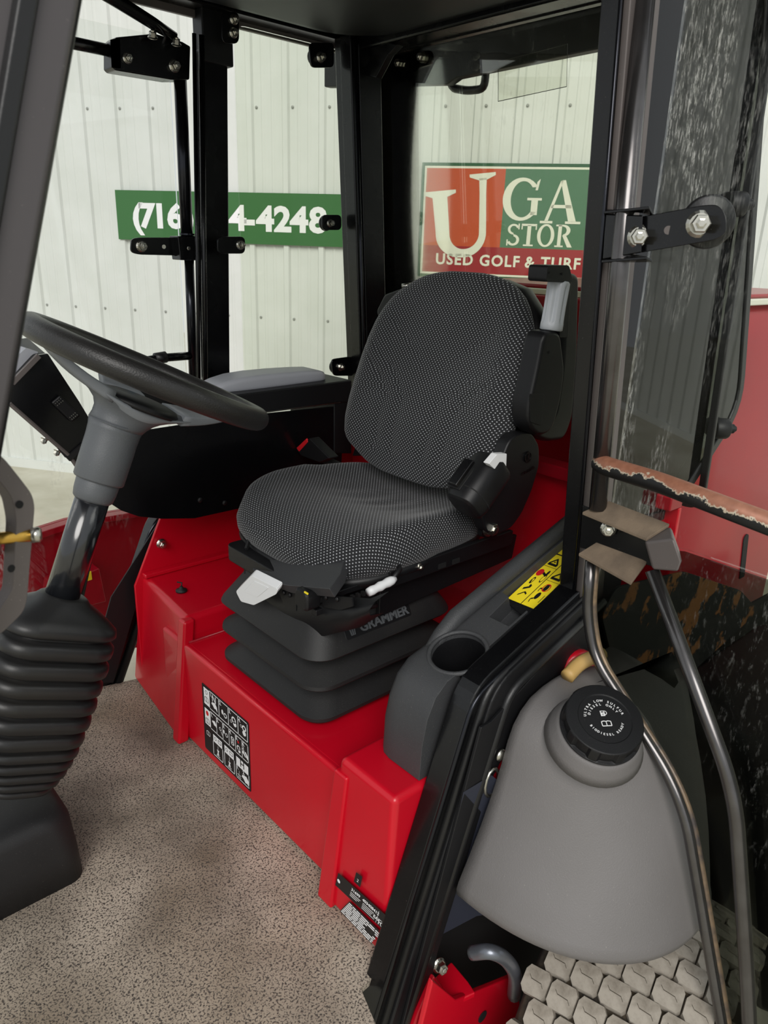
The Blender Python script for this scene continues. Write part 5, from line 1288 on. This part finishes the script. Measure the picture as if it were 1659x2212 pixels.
# hinge tube (leans with the post)
h0, h1 = dp(1291, 1100), dp(1398, -60)
obj('hinge_tube', tube([h0, h1], .0135, 20), worn_tube, dr, smooth=True)
# upper hinge arm: channel block + arm plate
bx0 = [dp(u, v) for u, v in ((1308, 462), (1302, 560), (1385, 545), (1388, 465))]
toc = (CAMP - bx0[0]).normalized()
hb = obj('hinge_block', prism([p + toc * .012 for p in bx0], -toc * .05), black_gloss, dr, bevel=.002)
obj('block_flange', prism([p for p in (dp(1305, 462) + toc * .018, dp(1400, 452) + toc * .018, dp(1412, 470) + toc * .0, dp(1335, 440) - toc * .05)], (0, 0, .004)), black_gloss, hb, bevel=.001)
obj('block_flange', prism([dp(1300, 560) + toc * .018, dp(1396, 552) + toc * .018, dp(1410, 560) + toc * .0, dp(1330, 545) - toc * .05], (0, 0, -.004)), black_gloss, hb, bevel=.001)
arm = [dp(u, v) + toc * .004 for u, v in ((1375, 470), (1520, 443), (1552, 442), (1568, 465), (1568, 505), (1545, 518), (1388, 545), (1375, 545))]
ap = obj('hinge_arm', prism(roundpoly(arm, [.002, .01, .02, .02, .02, .02, .002, .002], 4), -toc * .006), black_gloss, dr, bevel=.001)
for u, v, r_ in ((1380, 511, .0155), (1510, 484, .0165)): nut('flange_nut', dp(u, v) + toc * .005, toc + V((0, 0, .05)), r_, steel, ap)
obj('arm_hole', lathe([(.0055, 0), (.0055, .0006)], dp(1443, 497) + toc * .0045, toc, 14), grey_frame, ap)
obj('rubber_washer', lathe([(.030, 0), (.033, .003), (.033, .008), (.030, .011)], dp(1535, 480) - toc * .035, toc, 24), seal, ap, smooth=True)
# grab bar, painted black, rubbed to rust
gp = fillet([dp(1296, 1000) + toc * .0, dp(1310, 1002) + toc * .012, dp(1420, 1035) + toc * .012, dp(1820, 1185) + toc * .012], .02, 6)
obj('grab_bar', tube(gp, .0145, 24), rust_bar, dr, smooth=True)
# lower hinge bracket: channel with dusty ledges and end block
lb = [(1258, 1100), (1395, 1152), (1412, 1235), (1250, 1188)]
obj('bracket_web', prism([dp(u, v) - toc * .012 for u, v in ((1258, 1098), (1400, 1150), (1412, 1232), (1252, 1190))], -toc * .004), black_gloss, dr, bevel=.001)
t0 = dp(1260, 1100)
obj('bracket_ledge', prism([dp(1258, 1102) + toc * .02, dp(1395, 1158) + toc * .02, dp(1448, 1150) - toc * .02, dp(1315, 1098) - toc * .02], (0, 0, .005)), ledge_dirt, dr, bevel=.001)
obj('bracket_ledge', prism([dp(1250, 1190) + toc * .02, dp(1362, 1252) + toc * .02, dp(1400, 1225) - toc * .015, dp(1290, 1184) - toc * .015], (0, 0, .005)), ledge_dirt, dr, bevel=.001)
eb = [dp(u, v) for u, v in ((1391, 1158), (1452, 1150), (1470, 1200), (1462, 1222), (1408, 1218))]
obj('bracket_end_block', prism([p + toc * .022 for p in eb], -toc * .045), grey_frame, dr, bevel=.004, seg=3)
nut('flange_nut', dp(1314, 1142) + toc * .0, toc + V((0, 0, .1)), .012, steel, dr)
# brace tube and rubber sealed edge tube
obj('brace_tube', tube(fillet([dp(1408, 1225) + toc * .01, dp(1585, 1700) + toc * .01, dp(1612, 2100) + toc * .01, dp(1622, 2330) + toc * .01], .06, 8), .0105, 18), worn_tube, dr, smooth=True)
ep = fillet([dp(1277, 1212), dp(1268, 1320), dp(1284, 1420), dp(1475, 1720), dp(1560, 2212), dp(1580, 2330)], .07, 10)
obj('edge_tube', tube(ep, .0092, 14), worn_tube, dr, smooth=True)
obj('edge_trim', tube([p + toc * .004 + (RM @ V((1, -.3, 0))) * .0095 for p in ep], .0048, 10), dirty_trim, dr, smooth=True)
# door glass: clear upper pane and smoked lower pane meeting at a thin bright joint
g_door = glass('dirty_door_glass', (.97, .98, .965), dirt=1.0, dirt_scale=22, thr=.52, streak=(2.0, 2.0, .32), refl=.15,
               cover=.43, mask=(tuple(dp(1425, 620) - org(dr)), .155, (1.3, 1.3, .16)))
g_low = glass('smoked_door_glass', (.44, .455, .42), dirt=.35, dirt_scale=12, thr=.56, streak=(1.6, 1.6, .5), refl=.15)
JZ = (dp(1470, 1190).z + dp(1659, 1210).z) / 2
up = [dp(1420, -80), ds(.78, 1.60), ds(.78, JZ), dp(1470, 1193), dp(1320, 1100)]
ug = [ds(max(.02, (p - HP).dot(DD)), p.z, -.02) for p in (dp(1400, -80), ds(.8, 1.62), ds(.8, JZ), dp(1470, 1193), dp(1300, 1150))]
obj('glass_pane', prism(ug, DN * .005), g_door, dr)
lg = [ds((p - HP).dot(DD), p.z, -.02) for p in [ds(.8, JZ - .004)] + [dp(1462, 1197), dp(1300, 1180)] + [p for p in ep if p.z < .62] + [ds(.8, -.1)]]
lo_ = obj('glass_pane', prism(lg, DN * .005), g_low, dr)
# ------------------------------------------------------------------ rust-spotted triangular plate seen through the lower door glass
tp3 = obj('tail_plate', prism(roundpoly([py(u, v, .60) + V((.12, 0, 0)) * 0 for u, v in ((1300, 1330), (1330, 1455), (1470, 1476), (1640, 1320), (1600, 1275), (1480, 1235), (1330, 1270))], .02), (0, .006, 0)), rust_plate, at=py(1400, 1400, .60), bevel=.001)
tag(tp3, 'black steel corner plate patched with rust seen through the smoked lower door glass', 'plate')
# ------------------------------------------------------------------ black box added behind the fuel tank to darken the bright ground there
sv = empty('dark_filler_box', (1.66, .44, -.36), 'black box added behind the fuel tank to darken the view through the smoked door glass', 'cover')
obj('filler_body', loft([[V((1.66 + p[0] * s_, .43 + p[1] * s_, z)) for p in rrect(.30, .20, .05, 6)] for z, s_ in ((-.36, .96), (-.34, 1), (.18, 1), (.215, .97), (.23, .9))]), black_matte, sv, smooth=True)
obj('filler_latch', box((1.49, .226, .10), (.05, .012, .03)), black_satin, sv, bevel=.003)
# ------------------------------------------------------------------ engine hood behind the cab
hd = empty('engine_hood', (2.3, 1.1, -.1), 'red engine hood behind the cab with a pale top strip and dark vent slot', 'engine hood')
YH = .80
zt_ = py(1650, 640, YH).z - .022; xh = 1.66
print('hood', zt_, py(1650, 640, YH))
obj('hood_shell', loft([[V((x, YH + dy, -.1)), V((x, YH + dy * .6, zt_ - .12)), V((x, YH + .01 + dy, zt_ - .03)), V((x, YH + .03 + dy, zt_)), V((x, 1.6 - dy, zt_)), V((x, 1.63 - dy, zt_ - .05)), V((x, 1.65 - dy, -.1))] for x, dy in ((xh, .03), (xh + .03, .005), (xh + .25, 0), (2.45, 0))]), dark_red, hd, smooth=False, bevel=.006)
obj('hood_strip', box((2.06, (YH + 1.6) / 2, zt_ + .008), (.76, .80, .016)), cream, hd, bevel=.004)
obj('hood_lid', box((2.06, (YH + 1.6) / 2, zt_ + .021), (.74, .78, .012)), dark_red, hd, bevel=.006)
s0, s1 = py(1612, 1165, YH - .003), py(1606, 1235, YH - .003)
obj('vent_slot', prism([s0 + V((.016 * math.cos(a * math.pi / 8), 0, .016 * math.sin(a * math.pi / 8))) for a in range(9)] + [s1 + V((-.016, 0, -.02)), s1 + V((.016, 0, -.02))], (0, .004, 0)), dark_cavity, hd)
# loop bracket seen through the rear window
lp = [px(u, v, 1.75) for u, v in ((1000, 110), (972, 150), (974, 190), (1010, 196), (1046, 192), (1050, 150), (1050, 110))]
lb_ = obj('mirror_bracket', tube(fillet(lp, .02, 4), .011, 8), black_satin, at=px(1010, 190, 1.75), smooth=True)
tag(lb_, 'black loop bracket hanging outside the top of the rear window', 'bracket')
# ------------------------------------------------------------------ far door (closed), its hinge tube and gas strut
YD = 1.80
fd = empty('glass_door', (.85, YD, -.05), 'closed far cab door with splashed glass, hinge tube and bracket arms', 'door', kind='thing')
obj('hinge_tube', tube([py(418, 815, YD), py(408, 545, YD)], .0120, 16), chrome_black, fd, smooth=True)
obj('hinge_tube', tube([py(404, 515, YD), py(389, 165, YD)], .0150, 16), chrome_black, fd, smooth=True)
ba = obj('hinge_arm', prism(roundpoly([py(u, v, YD) for u, v in ((284, 516), (300, 513), (385, 513), (425, 508), (430, 560), (392, 560), (380, 552), (300, 550), (282, 545))], .012), (0, .006, 0)), black_gloss, fd, bevel=.001)
for u, v in ((305, 532), (400, 536)): nut('flange_nut', py(u, v, YD - .001), (0, -1, 0), .0135, steel, ba)
obj('arm_hole', lathe([(.005, 0), (.005, .0008)], py(354, 533, YD - .0006), (0, -1, 0), 12), cream, ba)
hb = obj('hinge_block', prism([py(u, v, YD - .02) for u, v in ((384, 510), (436, 510), (436, 562), (390, 562))], (0, .045, 0)), black_gloss, fd, bevel=.002)
for v in (508, 562): obj('block_flange', lathe([(.02, 0), (.02, .004)], py(405, v, YD), (0, 0, 1), 14), chrome_black, hb)
obj('cross_bar', tube(fillet([py(418, 768, YD), py(350, 773, YD), py(250, 790, YD)], .02), .0105, 14), black_gloss, fd, smooth=True)
obj('cross_bar_sleeve', tube([py(335, 775, YD), py(358, 771, YD)], .0145, 14), seal, fd, smooth=True)
# top bracket box
tb = obj('top_bracket', prism([py(u, v, YD - .03) for u, v in ((243, 88), (252, 80), (335, 72), (395, 90), (412, 100), (410, 172), (370, 172), (250, 152), (243, 145))], (0, .05, 0)), black_gloss, fd, bevel=.003)
for u, v, r_ in ((275, 126, .011), (376, 143, .0135)): nut('flange_nut', py(u, v, YD - .031), (0, -1, 0), r_, steel, tb)
for u, v in ((330, 82), (381, 97)): nut('flange_nut', py(u, v, YD - .05), (-.2, -.5, .9), .011, steel, tb)
obj('top_bar', tube([py(120, 85, YD), py(255, 113, YD)], .0125, 14), black_gloss, fd, smooth=True)
obj('end_plate', prism([py(u, v, YD - .035) for u, v in ((243, 86), (260, 82), (262, 148), (246, 148))], (-.006, 0, 0)), grey_frame, tb, bevel=.001)
obj('gas_strut', tube([py(378, 80, YD - .045), py(330, 50, YD - .05), py(250, 0, YD - .06), py(200, -30, YD - .07)], [.010, .013, .014, .014], 14), black_gloss, fd, smooth=True)
obj('strut_cable', tube(spline([py(352, 95, YD - .06), py(356, 78, YD - .07), py(345, 60, YD - .06), py(300, 25, YD - .06)], 5), .003, 6), black_satin, fd, smooth=True)
obj('lower_tube', tube([py(206, 1110, YD - .01), py(196, 1180, YD - .01), py(172, 1290, YD - .01)], .0105, 12), black_gloss, fd, smooth=True)
g_far = glass('splashed_far_glass', (.97, .98, .972), dirt=.8, dirt_scale=14, thr=.5, streak=(1.3, 1.3, .5), refl=.9, mask=((-.22, 0, .40), .42, (1.2, 1, .8)))
fpoly = [V((.93, YD + .012, 1.56)), V((-.25, YD + .012, 1.56)), V((-.25, YD + .012, -.08)), V((.50, YD + .012, -.08)), py(222, 1400, YD + .012), py(345, 1122, YD + .012), V((.93, YD + .012, .56))]
obj('glass_pane', prism(fpoly, (0, .005, 0)), g_far, fd)
# ------------------------------------------------------------------ latch bracket at the near front post
lk = empty('latch_bracket', py(30, 1200, .66), 'grey zigzag latch plate with a gold bolt at the near front post', 'bracket')
zp = [(-30, 960), (4, 990), (40, 1035), (62, 1064), (68, 1090), (52, 1290), (44, 1318), (-10, 1370), (-40, 1360), (20, 1270), (28, 1120), (18, 1070), (-30, 1010)]
pt = obj('latch_plate', prism(roundpoly([py(u - 16, v, .66) for u, v in zp], .006, 3), (.006, -.010, 0)), grey_frame, lk, bevel=.0015)
axb = V((.93, -.36, .02)).normalized()
c0 = py(30, 1160, .655)
obj('latch_bolt', tube([c0 - axb * .03, c0 + axb * .016], .0055, 16), gold_zinc, lk, smooth=True)
obj('bolt_nose', lathe([(.0068, 0), (.0068, .006), (.005, .008)], c0 + axb * .014, axb, 16), steel, lk, smooth=True)
obj('bolt_washer', lathe([(.014, 0), (.014, .003), (.011, .004)], c0 - axb * .012, -axb, 20), steel, lk, smooth=True)
obj('bolt_head', lathe([(.0095, 0), (.0095, .008), (.008, .010)], c0 - axb * .017, -axb, 6), gold_zinc, lk)
for u, v in ((42, 1090), (24, 1228)): obj('plate_hole', lathe([(.0035, 0), (.0035, .0006)], py(u, v, .6495), (.3, -1, 0), 10), dark_cavity, pt)
# ------------------------------------------------------------------ red mower deck beyond the far door
dk_ = empty('mower_deck', (.6, 2.35, -.6), 'dark red mower deck wing on the ground beyond the far door', 'mower deck')
top = [pz(u, v, -.28) for u, v in ((85, 1142), (150, 1112), (300, 1090), (420, 1080))]
YK = 2.25
obj('deck_wall', prism([py(u, v, 2.3) for u, v in ((-60, 1185), (85, 1140), (142, 1122), (300, 1096), (480, 1080), (480, 1400), (-60, 1400))], (0, .02, 0)), dark_red, dk_, bevel=.003)
obj('deck_top', prism([py(u, v, 2.3) for u, v in ((-60, 1185), (85, 1140), (142, 1122), (300, 1096), (480, 1080), (480, 1092), (300, 1108), (142, 1135), (85, 1154), (-60, 1198))], (0, -.04, 0)), dark_red, dk_, bevel=.003)
obj('deck_lip', prism([py(u, v, 2.15) for u, v in ((120, 1268), (215, 1228), (230, 1300), (110, 1330))], (0, .1, 0)), dark_red, dk_, bevel=.004)
obj('deck_decal', prism([py(u, v, 2.145) for u, v in ((178, 1246), (197, 1234), (199, 1252), (180, 1258))], (0, .003, 0)), yellow, dk_)
